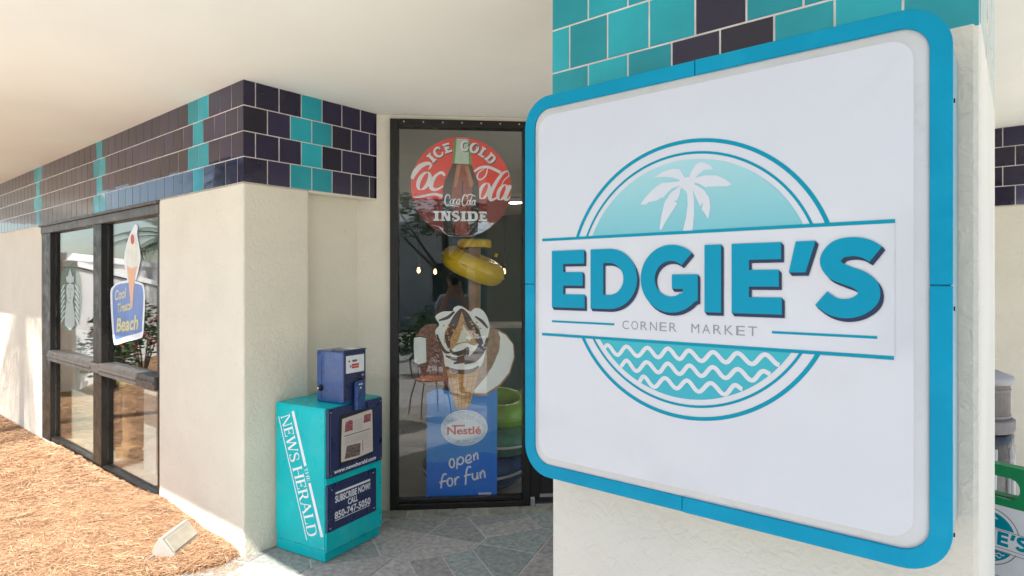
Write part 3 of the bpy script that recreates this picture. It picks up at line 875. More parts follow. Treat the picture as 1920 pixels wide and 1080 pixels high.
# ================================================================ THE COLUMN
CX0, CX1, CY1 = -1.313, -0.073, 2.815
colm = thing('sign_column', 'square cream stucco column with teal tile band carrying the big sign', 'column', ((CX0 + CX1) / 2, (WY + CY1) / 2, 0))
ox, oy = colm.location.x, colm.location.y
MB().box(CX0 - ox, CX1 - ox, WY - oy, CY1 - oy, -.1, BAND + .02).obj('shaft', 'stucco_column', colm, bevel=.014)
MB().box(CX0 + .004 - ox, CX1 - .004 - ox, WY + .003 - oy, CY1 - .003 - oy, BAND + .0205, CEIL - .001).obj('grout_band', 'grout', colm)
tc_ = ([(3.5, 4.5)], [(3, 5)])
for row, e0, e1, key in band(colm, None, 0, 8, True, tc_, base='tile_teal', accent='tile_purple'):
    o = tile(colm, (CX0 - ox, WY + .003 - oy), 0, e0, e1, row, key)
for row, e0, e1, key in band(colm, None, 0, 6.2, True, ([(2.5, 3.5)], [(2, 4)]), base='tile_teal', accent='tile_purple'):
    tile(colm, (CX1 - .004 - ox, WY + .045 - oy), R(90), e0, e1, row, key)

# ================================================================ THE BIG SIGN
SY = 1.581
sign = thing('wall_sign', 'large square white light box sign in a rounded blue frame on the column', 'sign', (0, SY, 0))
FX0, FX1, FZ0, FZ1 = -1.268, -0.111, 1.028, 2.260
FY = 0.016
def ring_path(ins, r, n=10):
    return rrect(FX0 + ins, FX1 - ins, FZ0 + ins, FZ1 - ins, r, n)
# cabinet
MB().prism_y(ring_path(.004, .092), FY + .012, WY - SY - .002).obj('cabinet', 'sign_side', sign, bevel=.002)
# four frame sections that meet at visible joints
xm_t, xm_b, zm = -0.680, -0.716, 1.652
out_p, in_p = ring_path(0, .096), ring_path(.041, .058)
def frame_section(q, dx=0.0):
    o_, i_ = out_p[q * 11:(q + 1) * 11], in_p[q * 11:(q + 1) * 11]
    g = .0009
    if q == 0: pre, post = ('v', zm + g), ('h', xm_t + g)
    if q == 1: pre, post = ('h', xm_t - g), ('v', zm + g)
    if q == 2: pre, post = ('v', zm - g), ('h', xm_b - g)
    if q == 3: pre, post = ('h', xm_b + g), ('v', zm - g)
    def ext(c, p): return (p[0], c[1]) if c[0] == 'v' else (c[1], p[1])
    O = [ext(pre, o_[0])] + o_ + [ext(post, o_[-1])]
    I = [ext(pre, i_[0])] + i_ + [ext(post, i_[-1])]
    n = len(O); b = MB(); yf, yb = FY - .004 + dx, FY + .0115
    v = [(p[0], yf, p[1]) for p in O] + [(p[0], yf, p[1]) for p in I] + [(p[0], yb, p[1]) for p in O] + [(p[0], yb, p[1]) for p in I]
    f = []
    for k in range(n - 1):
        f += [(k, n + k, n + k + 1, k + 1)[::-1], (k, k + 1, 2 * n + k + 1, 2 * n + k)[::-1], (n + k, 3 * n + k, 3 * n + k + 1, n + k + 1)[::-1]]
    f += [(0, n, 3 * n, 2 * n), (n - 1, 3 * n - 1, 4 * n - 1, 2 * n - 1)]
    b.add(v, f)
    return b.obj('frame_section', 'sign_blue', sign, bevel=.0015, segs=1)
for q in range(4): frame_section(q, (.0, .001, .0015, -.001)[q])
# pan formed face: a sloping lip, then the flat white sheet
lip_o, lip_i = ring_path(.0405, .058), ring_path(.069, .05)
n_ = len(lip_o); lb = MB()
lb.add([(p[0], FY + .002, p[1]) for p in lip_o] + [(p[0], 0.0012, p[1]) for p in lip_i], [(k, n_ + k, n_ + (k + 1) % n_, (k + 1) % n_)[::-1] for k in range(n_)])
lb.obj('face_lip', 'sign_lip', sign, smooth=True)
flat('face_panel', [ring_path(.0685, .05)], 'sign_white', sign, 0.0)
# screws on the cabinet's side
for z in (2.06, 1.60, 1.10):
    MB().tube([(FX1 - .0045, FY + .07, z), (FX1 - .001, FY + .07, z)], .005, 8).obj('screw', 'iron', sign)
# print
EC = (-0.700, 1.6655)
def seg(r0, r1, zc, up=True, n=48):
    def half(r):
        a = math.asin(max(-1, min(1, (zc - EC[1]) / r)))
        return (a, PI - a) if up else (PI - a, 2 * PI + a)
    a0, a1 = half(r1)
    o = ellipse(EC[0], EC[1], r1, r1, n, a0, a1)
    if r0 <= 0: return o
    b0, b1 = half(r0)
    return o + ellipse(EC[0], EC[1], r0, r0, n, b1, b0)
for up, zc in ((True, 1.792), (False, 1.4905)):
    flat('emblem_ring', [seg(.369, .3795, zc, up)], 'art_teal', sign, -.0006)
    flat('emblem_inner_ring', [seg(.3385, .3455, zc, up)], 'art_teal', sign, -.0006)
flat('emblem_sky', [seg(0, .325, 1.792, True)], 'art_sky', sign, -.0006)
flat('emblem_sea', [seg(0, .3235, 1.4905, False)], 'art_sea', sign, -.0006)
flat('banner_line', [[(-1.185, 1.7895), (-.214, 1.7895), (-.214, 1.798), (-1.185, 1.798)]], 'art_teal', sign, -.0014)
flat('banner_line', [[(-1.186, 1.487), (-.216, 1.487), (-.216, 1.4955), (-1.186, 1.4955)]], 'art_teal', sign, -.0014)
flat('banner_panel', [[(-1.186, 1.496), (-.2145, 1.496), (-.2145, 1.789), (-1.186, 1.789)]], 'art_white', sign, -.0010)
flat('tagline_rule', [[(-1.147, 1.531), (-.920, 1.531), (-.920, 1.5375), (-1.147, 1.5375)]], 'art_teal', sign, -.0014)
flat('tagline_rule', [[(-.475, 1.5315), (-.248, 1.5315), (-.248, 1.538), (-.475, 1.538)]], 'art_teal', sign, -.0014)
palm = [
 [(-0.7078, 1.7979), (-0.6987, 1.8328), (-0.6942, 1.8667), (-0.6954, 1.8967), (-0.7021, 1.9102), (-0.6808, 1.9103), (-0.6764, 1.8822), (-0.676, 1.8397), (-0.6808, 1.7965)],
 [(-0.6954, 1.9331), (-0.7055, 1.947), (-0.7146, 1.9631), (-0.7192, 1.968), (-0.7399, 1.9704), (-0.7658, 1.9657), (-0.7945, 1.9524), (-0.761, 1.9514), (-0.7353, 1.946), (-0.7169, 1.9375)],
 [(-0.6942, 1.933), (-0.6853, 1.9533), (-0.672, 1.973), (-0.661, 1.9791), (-0.6458, 1.9765), (-0.6307, 1.9659), (-0.6233, 1.9557), (-0.6458, 1.9572), (-0.6555, 1.9521), (-0.6676, 1.9439), (-0.6808, 1.9294)],
 [(-0.6875, 1.9322), (-0.6698, 1.9389), (-0.6458, 1.9421), (-0.6138, 1.9386), (-0.5908, 1.9252), (-0.5743, 1.9112), (-0.5866, 1.9073), (-0.6372, 1.9113), (-0.6458, 1.9107), (-0.6588, 1.9197), (-0.6764, 1.9268)],
 [(-0.6853, 1.9256), (-0.6676, 1.9175), (-0.6479, 1.9029), (-0.635, 1.8828), (-0.6307, 1.8574), (-0.6372, 1.8255), (-0.6469, 1.8419), (-0.6555, 1.8531), (-0.6501, 1.8716), (-0.6599, 1.8608), (-0.6665, 1.8771), (-0.6808, 1.9081)],
 [(-0.7033, 1.9253), (-0.7146, 1.9114), (-0.7169, 1.8987), (-0.7249, 1.8821), (-0.7318, 1.8827), (-0.7238, 1.8733), (-0.7353, 1.8569), (-0.754, 1.832), (-0.7717, 1.8035), (-0.7765, 1.807), (-0.7705, 1.8463), (-0.761, 1.8807), (-0.7423, 1.9053), (-0.7169, 1.9202)],
 [(-0.6987, 1.9291), (-0.7215, 1.9207), (-0.7399, 1.916), (-0.754, 1.9042), (-0.7658, 1.8932), (-0.7729, 1.8938), (-0.7825, 1.8869), (-0.8116, 1.8838), (-0.8153, 1.8785), (-0.8363, 1.8791), (-0.8214, 1.897), (-0.7969, 1.9193), (-0.7705, 1.9344), (-0.7399, 1.9334), (-0.7169, 1.9343)],
 [(-0.7169, 1.9375), (-0.6942, 1.9436), (-0.6742, 1.933), (-0.6742, 1.9202), (-0.6831, 1.9062), (-0.7033, 1.9081), (-0.7169, 1.9202)]]
flat('palm_emblem', palm, 'art_white', sign, -.0011)
waves = [
 [(-0.9576, 1.4621), (-0.9438, 1.472), (-0.9101, 1.4449), (-0.8804, 1.4721), (-0.845, 1.447), (-0.8136, 1.4732), (-0.781, 1.4481), (-0.751, 1.4753), (-0.7176, 1.4487), (-0.6907, 1.4741), (-0.6555, 1.4484), (-0.6239, 1.4747), (-0.59, 1.4502), (-0.56, 1.4768), (-0.5237, 1.4517), (-0.4914, 1.4784), (-0.4571, 1.4549)],
 [(-0.9002, 1.4135), (-0.8804, 1.4315), (-0.8482, 1.4038), (-0.8154, 1.4323), (-0.7798, 1.4062), (-0.7516, 1.4338), (-0.7176, 1.4077), (-0.689, 1.4337), (-0.6555, 1.4084), (-0.6245, 1.4351), (-0.591, 1.4095), (-0.5589, 1.4358), (-0.5237, 1.4102), (-0.4953, 1.4366), (-0.4784, 1.4308)],
 [(-0.8418, 1.3729), (-0.8261, 1.3905), (-0.7932, 1.364), (-0.76, 1.3926), (-0.7263, 1.3675), (-0.6958, 1.3925), (-0.6638, 1.3659), (-0.6299, 1.3924), (-0.5936, 1.3666), (-0.5651, 1.3941), (-0.5473, 1.3858)]]
for w_ in waves:
    # soften the zigzag into a rounded wave
    pts = []
    for a, b in zip(w_, w_[1:]):
        for k in range(6):
            t = k / 6; e = (1 - math.cos(PI * t)) / 2
            pts.append((a[0] + (b[0] - a[0]) * t, a[1] + (b[1] - a[1]) * e))
    pts.append(w_[-1])
    ribbons('wave_emblem', [stroke(pts, .0115, sm=False)], 'art_white', sign, -.0012)
LH = .178
for ch, lx, lw in (('E', -1.145, .176), ('D', -1.001, .178), ('G', -.830, .176), ('I', -.646, .178), ('E', -.574, .176), ("'", -.435, .178), ('S', -.3725, .178)):
    P = heavy(ch)
    def place(dx, dz):
        return [[[(lx + p[0] * lw + dx, 1.579 + p[1] * LH + dz) for p in lp] for lp in (poly if isinstance(poly[0][0], (tuple, list)) else [poly])] for poly in P]
    o = flat('letter', place(0, 0), 'art_letter', sign, -.0042)
    sh = []
    for k in range(1, 7): sh += place(.0011 * k, -.0014 * k)
    flat('letter_shadow', sh, 'art_navy', o, -.0032)
for word, xa, xb in (('CORNER', -.895, -.719), ('MARKET', -.685, -.504)):
    cw = (xb - xa) / 6
    for k, ch in enumerate(word):
        text('tagline_letter', ch, 'art_grey', sign, xa + cw * k + cw * .04, xa + cw * (k + 1) - cw * .22, 1.5222, .0262, -.0014)

def recenter(root, loc):
    d = Matrix.Rotation(-root.rotation_euler.z, 3, 'Z') @ (Vector(loc) - root.location)
    root.location = loc
    for c in root.children: c.location = c.location - d
recenter(sign, (-.69, SY, 1.028))

# ================================================================ NEWSPAPER BOX
news = thing('newspaper_box', 'teal coin operated newspaper box with navy front standing by the entrance', 'newspaper box', (-3.1395, 2.075, 0), R(99.8))
NW, ND, NH = .478, .440, .912
MB().box(0, NW, .012, ND, .07, NH).obj('body', 'news_teal', news, bevel=.006)
MB().box(.004, NW - .004, .016, ND - .004, .004, .0695).obj('base', 'news_teal', news, bevel=.003)
MB().box(.0, NW, .0, .0115, .062, .178).obj('front_kick_panel', 'news_teal', news, bevel=.004)
MB().box(.0, NW, .002, .0115, .457, .497).obj('front_rail', 'news_teal', news, bevel=.003)
MB().box(.423, NW, .002, .0115, .1785, .4565).obj('front_rail', 'news_teal', news, bevel=.002)
MB().box(.4725, NW, .002, .0115, .4975, NH - .004).obj('front_rail', 'news_teal', news, bevel=.002)
nd = MB().prism_y(rrect(.008, .470, .499, .906, .012, 4), -.010, .0115).obj('door', 'news_navy', news, bevel=.003)
# window in the door, with the paper behind it
MB().prism_y(rrect(.092, .388, .555, .855, .02, 6), -.0125, -.0102).obj('window_recess', 'black', nd)
np_ = flat('newspaper', [[(.104, .574), (.24, .568), (.378, .576), (.376, .70), (.372, .838), (.362, .846), (.112, .832), (.106, .70)]], 'paper', nd, -.0135)
flat('headline_rule', [[(.128, .722), (.352, .722), (.352, .727), (.128, .727)]], 'ink', nd, -.0141)
flat('news_photo', [[(.132, .748), (.20, .748), (.20, .806), (.18, .815), (.14, .806)]], 'photo_red', nd, -.0141)
flat('news_photo', [[(.292, .772), (.356, .772), (.360, .822), (.30, .822)]], 'photo_red', nd, -.0141)
flat('news_photo', [[(.132, .586), (.262, .580), (.268, .655), (.15, .662)]], 'photo_brown', nd, -.0141)
flat('column_rule', [[(.284, .60), (.290, .60), (.290, .668), (.284, .668)]], 'ink', nd, -.0141)
ln = []
for k in range(5): ln.append([(.302, .612 + k * .013), (.362, .612 + k * .013), (.362, .615 + k * .013), (.302, .615 + k * .013)])
for k in range(6): ln.append([(.132, .672 + k * .007), (.358 - (k % 2) * .02, .672 + k * .007), (.358 - (k % 2) * .02, .674 + k * .007), (.132, .674 + k * .007)])
for k in range(8): ln.append([(.212, .740 + k * .009), (.28, .740 + k * .009), (.28, .7425 + k * .009), (.212, .7425 + k * .009)])
flat('news_text', ln, 'ink_grey', nd, -.0141)
text('web_lettering', 'www.newsherald.com', 'print_white', nd, .050, .408, .517, .025, -.0108, bold=.022)
for k, (a, b) in enumerate(((.025, .515), (.455, .515), (.025, .885), (.455, .885))):
    MB().tube([(a, -.0101, b), (a, -.0125, b)], .004, 8).obj('rivet', 'steel', nd)
MB().box(.018, .024, -.016, -.0103, .53, .87).obj('hinge_strip', 'news_navy', nd, bevel=.002)
# lower panel
sp_ = MB().prism_y(rrect(.006, .421, .180, .455, .008, 4), -.003, .0115).obj('subscribe_panel', 'news_navy', news, bevel=.002)
flat('rule', [[(.068, .389), (.364, .389), (.364, .402), (.068, .402)]], 'print_white', sp_, -.0036)
text('subscribe_lettering', 'SUBSCRIBE NOW!', 'print_white', sp_, .066, .364, .3405, .040, -.0036, bold=.030)
text('call_lettering', 'CALL', 'print_white', sp_, .170, .254, .2975, .036, -.0036, bold=.030)
text('phone_lettering', '850-747-5050', 'print_white', sp_, .062, .366, .243, .043, -.0036, bold=.022)
flat('rule', [[(.066, .2315), (.362, .2315), (.362, .2355), (.066, .2355)]], 'print_white', sp_, -.0036)
for a, b in ((.038, .425), (.392, .432), (.026, .200), (.398, .205)):
    MB().tube([(a, -.0031, b), (a, -.006, b)], .0055, 8).obj('rivet', 'steel', sp_)
# name along the side
side = MB().box(-.0016, -.0002, .016, ND - .012, .095, NH - .01).obj('side_panel', 'news_teal', news, bevel=.0006)
e_, n2 = (.33, -.944), (.944, .33)
def sp(a, b): return (-.415 + e_[0] * a + n2[0] * b, .822 + e_[1] * a + n2[1] * b)
def turn(o): o.rotation_euler = (0, 0, R(-90)); return o
def quad(a0, a1, b0, b1): return [sp(a0, b0), sp(a1, b0), sp(a1, b1), sp(a0, b1)]
turn(flat('name_rule', [quad(-.002, .757, 0, .007)], 'print_white', side, -.0022))
turn(flat('name_bar', [quad(-.002, .335, .128, .150)], 'print_white', side, -.0022))
turn(flat('name_bar', [quad(.438, .757, .128, .150)], 'print_white', side, -.0022))
gl, tw = serif_line('NEWS HERALD', gap=.05, space=.36)
kx = .742 / tw
for ch, polys in gl:
    turn(flat('name_letter', [[sp(q[0] * kx + .004, .022 + q[1] * .085) for q in p] for p in polys], 'print_white', side, -.0022))
gl, tw = serif_line('THE', gap=.07, w=.15, t=.08)
for ch, polys in gl:
    turn(flat('name_letter', [[sp(.347 + q[0] * .080 / tw, .124 + q[1] * .027) for q in p] for p in polys], 'print_white', side, -.0022))
# coin mechanism
cb = MB().box(.138, .325, .004, .232, NH + .001, 1.232).obj('coin_box', 'news_blue', news, bevel=.007)
MB().box(.134, .329, -.006, .10, 1.2325, 1.240).obj('coin_lid', 'news_navy', cb, bevel=.002)
MB().box(.1385, .3245, -.002, .0035, NH + .02, 1.2315).obj('coin_face', 'news_navy', cb, bevel=.002)
MB().box(.155, .308, -.0045, -.0022, 1.098, 1.205).obj('price_card', 'print_white', cb)
flat('price_print', [[(.20, 1.125), (.262, 1.125), (.262, 1.153), (.20, 1.153)]], 'red', cb, -.0052)
flat('price_print', [[(.185, 1.132), (.195, 1.132), (.195, 1.146), (.185, 1.146)], [(.172, 1.167), (.188, 1.167), (.188, 1.176), (.172, 1.176)], [(.205, 1.165), (.245, 1.165), (.245, 1.178), (.205, 1.178)]], 'ink', cb, -.0052)
flat('price_rule', [[(.203, 1.137), (.259, 1.137), (.259, 1.140), (.203, 1.140)]], 'print_white', cb, -.0060)
MB().box(.20, .30, -.0026, -.0023, 1.2405, 1.2408).obj('lid_edge', 'news_navy', cb)
MB().box(.21, .30, .012, .09, 1.2402, 1.2412).obj('lid_sticker', 'print_white', cb)
MB().lathe([(.016, 0), (.016, .006), (.010, .012)], 20).obj('coin_slot', 'black', cb, smooth=True, loc=(.268, -.0005, 1.065)).rotation_euler = (R(90), 0, 0)
MB().lathe([(.008, 0), (.008, .004)], 14).obj('coin_return', 'steel', cb, loc=(.295, -.002, 1.075)).rotation_euler = (R(90), 0, 0)
# pull handle plate running down over the door
MB().prism_y([(.215, .865), (.300, .865), (.300, 1.045), (.225, 1.045), (.215, 1.03)], -.022, -.0105).obj('latch_plate', 'news_blue', news, bevel=.003)
MB().box(.212, .224, -.040, -.0225, .868, 1.02).obj('handle', 'news_blue', news, bevel=.004)
flat('latch_print', [[(.245, 1.018), (.257, 1.018), (.257, 1.027), (.245, 1.027)], [(.262, 1.018), (.274, 1.018), (.274, 1.027), (.262, 1.027)], [(.255, .995), (.266, .995), (.266, 1.006), (.255, 1.006)]], 'print_white', news, -.0228)
# locks
for (loc, rot) in (((.138, .195, 1.00), (0, R(-90), 0)), ((.325, .03, 1.03), (0, R(90), 0))):
    o = MB().lathe([(.020, 0), (.020, .008), (.013, .014), (.011, .022)], 18).obj('lock', 'black', cb, smooth=True, loc=loc); o.rotation_euler = rot
    o2 = MB().lathe([(.008, .0222), (.008, .025)], 14).obj('lock_face', 'steel', cb, loc=loc); o2.rotation_euler = rot
MB().box(.1365, .1378, .185, .188, NH + .02, 1.17).obj('side_seam', 'news_navy', cb)
for y_ in (.02, .42):
    MB().tube([(-.0003, y_, .088), (-.004, y_, .088)], .006, 8).obj('rivet', 'steel', news)

# ================================================================ PRINTS ON THE ENTRANCE GLASS (stuck to its inner side)
def on_glass(name, label, cat, s, z, depth=.034):
    p = A + DS * s + DN * depth
    return thing(name, label, cat, (p.x, p.y, z), R(45))
# -- round red drink decal
rd = on_glass('round_decal', 'round red cold drink decal with a bottle, high on the entrance glass', 'decal', .596, 1.99)
DR = .370
def dc(cx, cy): return ((cx - 568) / 505 * DR, .370 - (cy - 545) / 505 * DR)
flat('disc', [ellipse(0, DR, DR, DR, 72)], 'red_disc', rd, 0.0)
lowz = lambda r: [p for p in ellipse(0, DR, r, r, 72) ]
ang = R(14)
flat('disc_lower_veil', [[(DR * math.cos(a), DR + DR * math.sin(a)) for a in [R(180 + 14) + (R(360 - 14) - R(180 + 14)) * k / 40 for k in range(41)]]], 'red_dark', rd, -.0006)  # darker lower half paints in the dark reflection lying over the glass
flat('ice', [[dc(*p) for p in [(255, 925), (330, 940), (375, 990), (440, 1040), (560, 1048), (660, 1040), (780, 1000), (860, 950), (905, 900), (850, 905), (820, 870), (760, 905), (700, 890), (650, 950), (600, 985), (500, 1010), (380, 960)]]], 'ice_blue', rd, -.0009)
flat('bottle_body', [[dc(*p) for p in [(480, 305), (668, 305), (700, 400), (735, 480), (748, 570), (748, 760), (735, 880), (735, 990), (690, 1030), (600, 1046), (520, 1046), (430, 1030), (385, 990), (388, 880), (378, 760), (382, 570), (400, 480), (440, 400)]]], 'cola_dark', rd, -.0012)
flat('bottle_glow', [[dc(*p) for p in [(520, 312), (640, 312), (680, 480), (672, 620), (660, 900), (640, 1030), (560, 1030), (500, 1020), (480, 880), (470, 620), (490, 460)]]], 'cola_red', rd, -.0015)
flat('bottle_shine', [[dc(*p) for p in [(525, 320), (565, 315), (545, 430), (520, 545), (492, 545), (505, 430)]], [dc(*p) for p in [(600, 330), (640, 335), (690, 500), (680, 540), (650, 545), (628, 430)]]], 'cola_amber', rd, -.0018)
flat('bottle_flute', [[dc(*p) for p in [(570, 480), (590, 480), (585, 620), (572, 620)]], [dc(*p) for p in [(500, 740), (512, 740), (505, 1010), (492, 1000)]], [dc(*p) for p in [(620, 740), (632, 740), (640, 1000), (622, 1010)]]], 'cola_dark', rd, -.0018)
flat('bottle_neck', [[dc(*p) for p in [(492, 60), (655, 60), (662, 200), (672, 305), (660, 330), (650, 308), (480, 308), (486, 200)]]], 'green_glass', rd, -.0018)
flat('bottle_neck_shine', [[dc(*p) for p in [(520, 55), (635, 58), (640, 180), (645, 312), (500, 306), (512, 180)]]], 'green_pale', rd, -.0021)
slab = dict(w=.30, t=.20, sf=.11, sh=.17)
def arc_word(word, a0, a1, rad, h, layer):
    gl, tw = serif_line(word, gap=.07, **slab)
    for mname, off, ly in (('cola_dark', (.006, -.006), layer + .0002), ('print_white', (0, 0), layer)):
        for ch, polys in gl:
            xm = sum(q[0] for p in polys for q in p) / sum(len(p) for p in polys)
            t = a0 + (a1 - a0) * xm / tw
            k = rad * (a0 - a1) / tw
            def w2(q):
                lx, lz = (q[0] - xm) * k, q[1] * h
                return ((rad + lz) * math.cos(t) + lx * math.sin(t) + off[0], DR + (rad + lz) * math.sin(t) - lx * math.cos(t) + off[1])
            flat('decal_letter', [[w2(q) for q in p] for p in polys], mname, rd, ly)
arc_word('ICE', R(140), R(104), .270, .072, -.0030)
arc_word('COLD', R(92), R(38), .270, .072, -.0030)
gl, tw = serif_line('INSIDE', gap=.07, **slab)
for mname, off, ly in (('cola_dark', 5, -.0028), ('print_white', 0, -.0030)):
    for ch, polys in gl:
        flat('decal_letter', [[dc(290 + q[0] / tw * 540 + off, 888 - q[1] * 98 + off) for q in p] for p in polys], mname, rd, ly)
def S_(pts, ws): return stroke([dc(*p) for p in pts], [w * DR / 505 for w in ws])
def ring(cx, cy, rx, ry, tilt, w0, w1):
    pts = []; ws = []
    for k in range(12):
        a = 2 * PI * k / 12
        x, y = rx * math.cos(a), ry * math.sin(a)
        pts.append((cx + x + y * -tilt, cy + y)); ws.append((w0 + (w1 - w0) * abs(math.cos(a))) * DR / 505)
    return stroke([dc(*p) for p in pts], ws, True, 5)
script = [S_([(238, 372), (262, 330), (232, 310), (165, 335), (105, 400), (72, 470)], [8, 26, 34, 46, 48, 30]),
          ring(192, 488, 50, 88, .36, 10, 40),
          S_([(400, 432), (372, 402), (318, 425), (268, 500), (268, 560), (320, 572), (385, 535)], [26, 30, 26, 46, 40, 24, 12]),
          S_([(78, 645), (140, 650), (220, 632), (300, 620), (378, 640)], [4, 18, 22, 26, 34]),
          S_([(696, 385), (760, 345), (850, 340), (968, 392)], [20, 26, 28, 30]),
          S_([(832, 352), (815, 420), (765, 465), (728, 448), (742, 395), (800, 355)], [8, 14, 14, 16, 12, 8]),
          ring(800, 580, 42, 78, .34, 10, 34),
          S_([(1045, 372), (985, 400), (915, 500), (862, 610), (862, 665), (905, 660), (960, 610)], [10, 26, 34, 40, 36, 20, 8]),
          ring(985, 592, 40, 76, .34, 10, 36),
          S_([(1068, 520), (1030, 600), (1012, 655), (1040, 665), (1068, 625)], [34, 36, 34, 20, 6]),
          S_([(1040, 372), (1050, 420), (1000, 470), (960, 560)], [10, 12, 10, 6])]
ribbons('decal_script', script, 'print_white', rd, -.0008)
def sm_(pts, ws): return S_([(400 + p[0] * 320, 740 - p[1] * 120) for p in pts], ws)
def smr(cx, cy, rx, ry): return ring(400 + cx * 320, 740 - cy * 120, rx * 320, ry * 120, .25, 5, 12)
small = [sm_([(.15, .62), (.16, .85), (.08, .98), (.02, .7), (.01, .3), (.06, .08), (.14, .2)], [5, 8, 12, 14, 14, 12, 5]), smr(.22, .38, .045, .24),
         sm_([(.36, .55), (.32, .62), (.28, .4), (.29, .18), (.36, .25)], [7, 8, 12, 11, 5]), smr(.42, .38, .04, .24), sm_([(.475, .62), (.455, .25), (.49, .2)], [11, 12, 5]),
         sm_([(.49, .42), (.53, .44)], [9, 9]),
         sm_([(.68, .85), (.80, 1.02), (.97, .86)], [8, 11, 6]), sm_([(.70, .62), (.71, .85), (.63, .98), (.57, .7), (.55, .3), (.60, .05), (.69, .2)], [5, 8, 12, 14, 14, 12, 5]),
         smr(.745, .32, .04, .22), sm_([(.87, .95), (.82, .5), (.81, .15), (.85, .15)], [5, 10, 12, 5]), smr(.90, .32, .04, .22), sm_([(.965, .55), (.94, .18), (.985, .15)], [11, 12, 5]),
         sm_([(.05, -.02), (.25, .06), (.45, -.03)], [4, 9, 6])]
ribbons('bottle_script', small, 'print_white', rd, -.0030)

# -- ice cream poster
ip = on_glass('ice_cream_poster', 'tall ice cream poster with a swirled cone above a blue panel on the entrance glass', 'poster', .596, .035)
KP = .00391
def ic(cx, cy): # poster print, cone part
    return ((cx / 5.4 - 94.6) * KP, .0 + (942 - (560 + cy / 5.4)) * .00392)
def bl(cx, cy): # blue panel part
    return ((cx / 4.152 - 124.6) * KP, (942 - (700 + cy / 4.152)) * .00392)
flat('panel', [[bl(*p) for p in [(247, 150), (330, 120), (450, 150), (600, 160), (700, 120), (800, 128), (797, 1005), (243, 1005)]]], 'blue_poster', ip, 0)
flat('panel_veil', [[bl(*p) for p in [(247, 150), (330, 120), (450, 150), (600, 160), (700, 120), (800, 128), (798, 645), (700, 625), (600, 640), (480, 680), (360, 700), (245, 690)]]], 'blue_poster_light', ip, -.0004)  # lighter upper blue paints in the glare of sunlit ground on the glass
flat('cookie_edge', [[ic(*p) for p in [(800, 295), (900, 320), (975, 365), (1050, 470), (1062, 600), (1010, 780), (905, 900), (770, 990), (660, 1000), (630, 960), (700, 700)]]], 'cookie_dark', ip, -.0006)
flat('cookie_cream', [[ic(*p) for p in [(890, 335), (960, 370), (1040, 470), (1050, 600), (1000, 760), (900, 880), (760, 970), (650, 965), (640, 940), (760, 800), (850, 650), (905, 500)]]], 'cream_white', ip, -.0010)
flat('cookie', [[ic(*p) for p in [(780, 300), (830, 295), (885, 330), (910, 400), (895, 540), (820, 710), (700, 850), (670, 860), (690, 700), (740, 500)]]], 'cookie', ip, -.0012)
flat('bar_coating', [[ic(*p) for p in [(40, 385), (100, 300), (160, 260), (255, 252), (300, 400), (345, 700), (385, 800), (395, 900), (300, 870), (130, 875), (80, 760), (80, 700), (150, 640), (150, 395), (90, 375)]]], 'choc_nut', ip, -.0008)
flat('bar_bite', [[ic(*p) for p in [(30, 395), (90, 385), (150, 400), (155, 640), (80, 665), (35, 640), (28, 500)]]], 'cream_white', ip, -.0011)
flat('cone', [[ic(*p) for p in [(355, 715), (430, 750), (520, 765), (620, 745), (692, 708), (660, 850), (632, 960), (600, 1070), (565, 1125), (470, 1125), (440, 1070), (400, 920), (375, 800)]]], 'waffle', ip, -.0014)
wl_ = []
for k in range(7):
    wl_.append(stroke([ic(372 + k * 14, 790 + k * 48), ic(430 + k * 14 + 100, 745 + k * 52), ic(690 - k * 16, 745 + k * 46)], .0045, sm=False))
for k in range(5): wl_.append(stroke([ic(395 + k * 62, 770), ic(452 + k * 30, 1115)], .0045, sm=False))
ribbons('cone_grid', wl_, 'waffle_line', ip, -.0018)
flat('swirl', [[ic(*p) for p in smooth_path([(430, 95), (480, 70), (535, 88), (600, 130), (640, 100), (700, 100), (760, 160), (800, 280), (780, 400), (745, 600), (695, 705), (560, 762), (430, 752), (350, 695), (325, 560), (275, 450), (245, 330), (285, 260), (245, 180), (320, 130), (420, 125)], True, 4)]], 'cream_white', ip, -.0024)
sw = []
def W_(pts, ws): sw.append(stroke([ic(*p) for p in pts], [w / 5.4 * KP for w in ws]))
W_([(515, 100), (470, 170), (430, 260), (395, 330), (370, 400), (385, 500)], [20, 60, 80, 70, 60, 26])
W_([(520, 105), (560, 170), (600, 260), (650, 330), (690, 420), (720, 470)], [20, 60, 80, 80, 70, 40])
W_([(390, 515), (450, 560), (540, 540), (575, 505), (550, 590), (450, 612), (350, 580)], [14, 44, 48, 30, 52, 40, 14])
W_([(720, 480), (660, 560), (580, 620), (500, 640), (430, 660)], [66, 60, 46, 40, 14])
W_([(780, 400), (740, 520), (660, 620), (540, 665)], [30, 34, 40, 14])
W_([(260, 360), (300, 470), (350, 540), (400, 545)], [18, 34, 30, 14])
W_([(280, 220), (370, 190), (440, 130)], [14, 32, 20])
W_([(355, 695), (430, 730), (520, 745), (620, 735), (690, 690)], [20, 40, 46, 40, 20])
W_([(650, 180), (720, 230), (780, 300)], [14, 30, 18])
flat('swirl_nut_heart', [[ic(*p) for p in smooth_path([(520, 110), (580, 190), (650, 250), (700, 320), (690, 420), (640, 480), (560, 450), (470, 470), (400, 520), (350, 440), (345, 330), (420, 250), (460, 180)], True, 4)]], 'nut', ip, -.0028)
ribbons('swirl_sauce', sw, 'choc', ip, -.0030)
nuts = []
rn = random.Random(5)
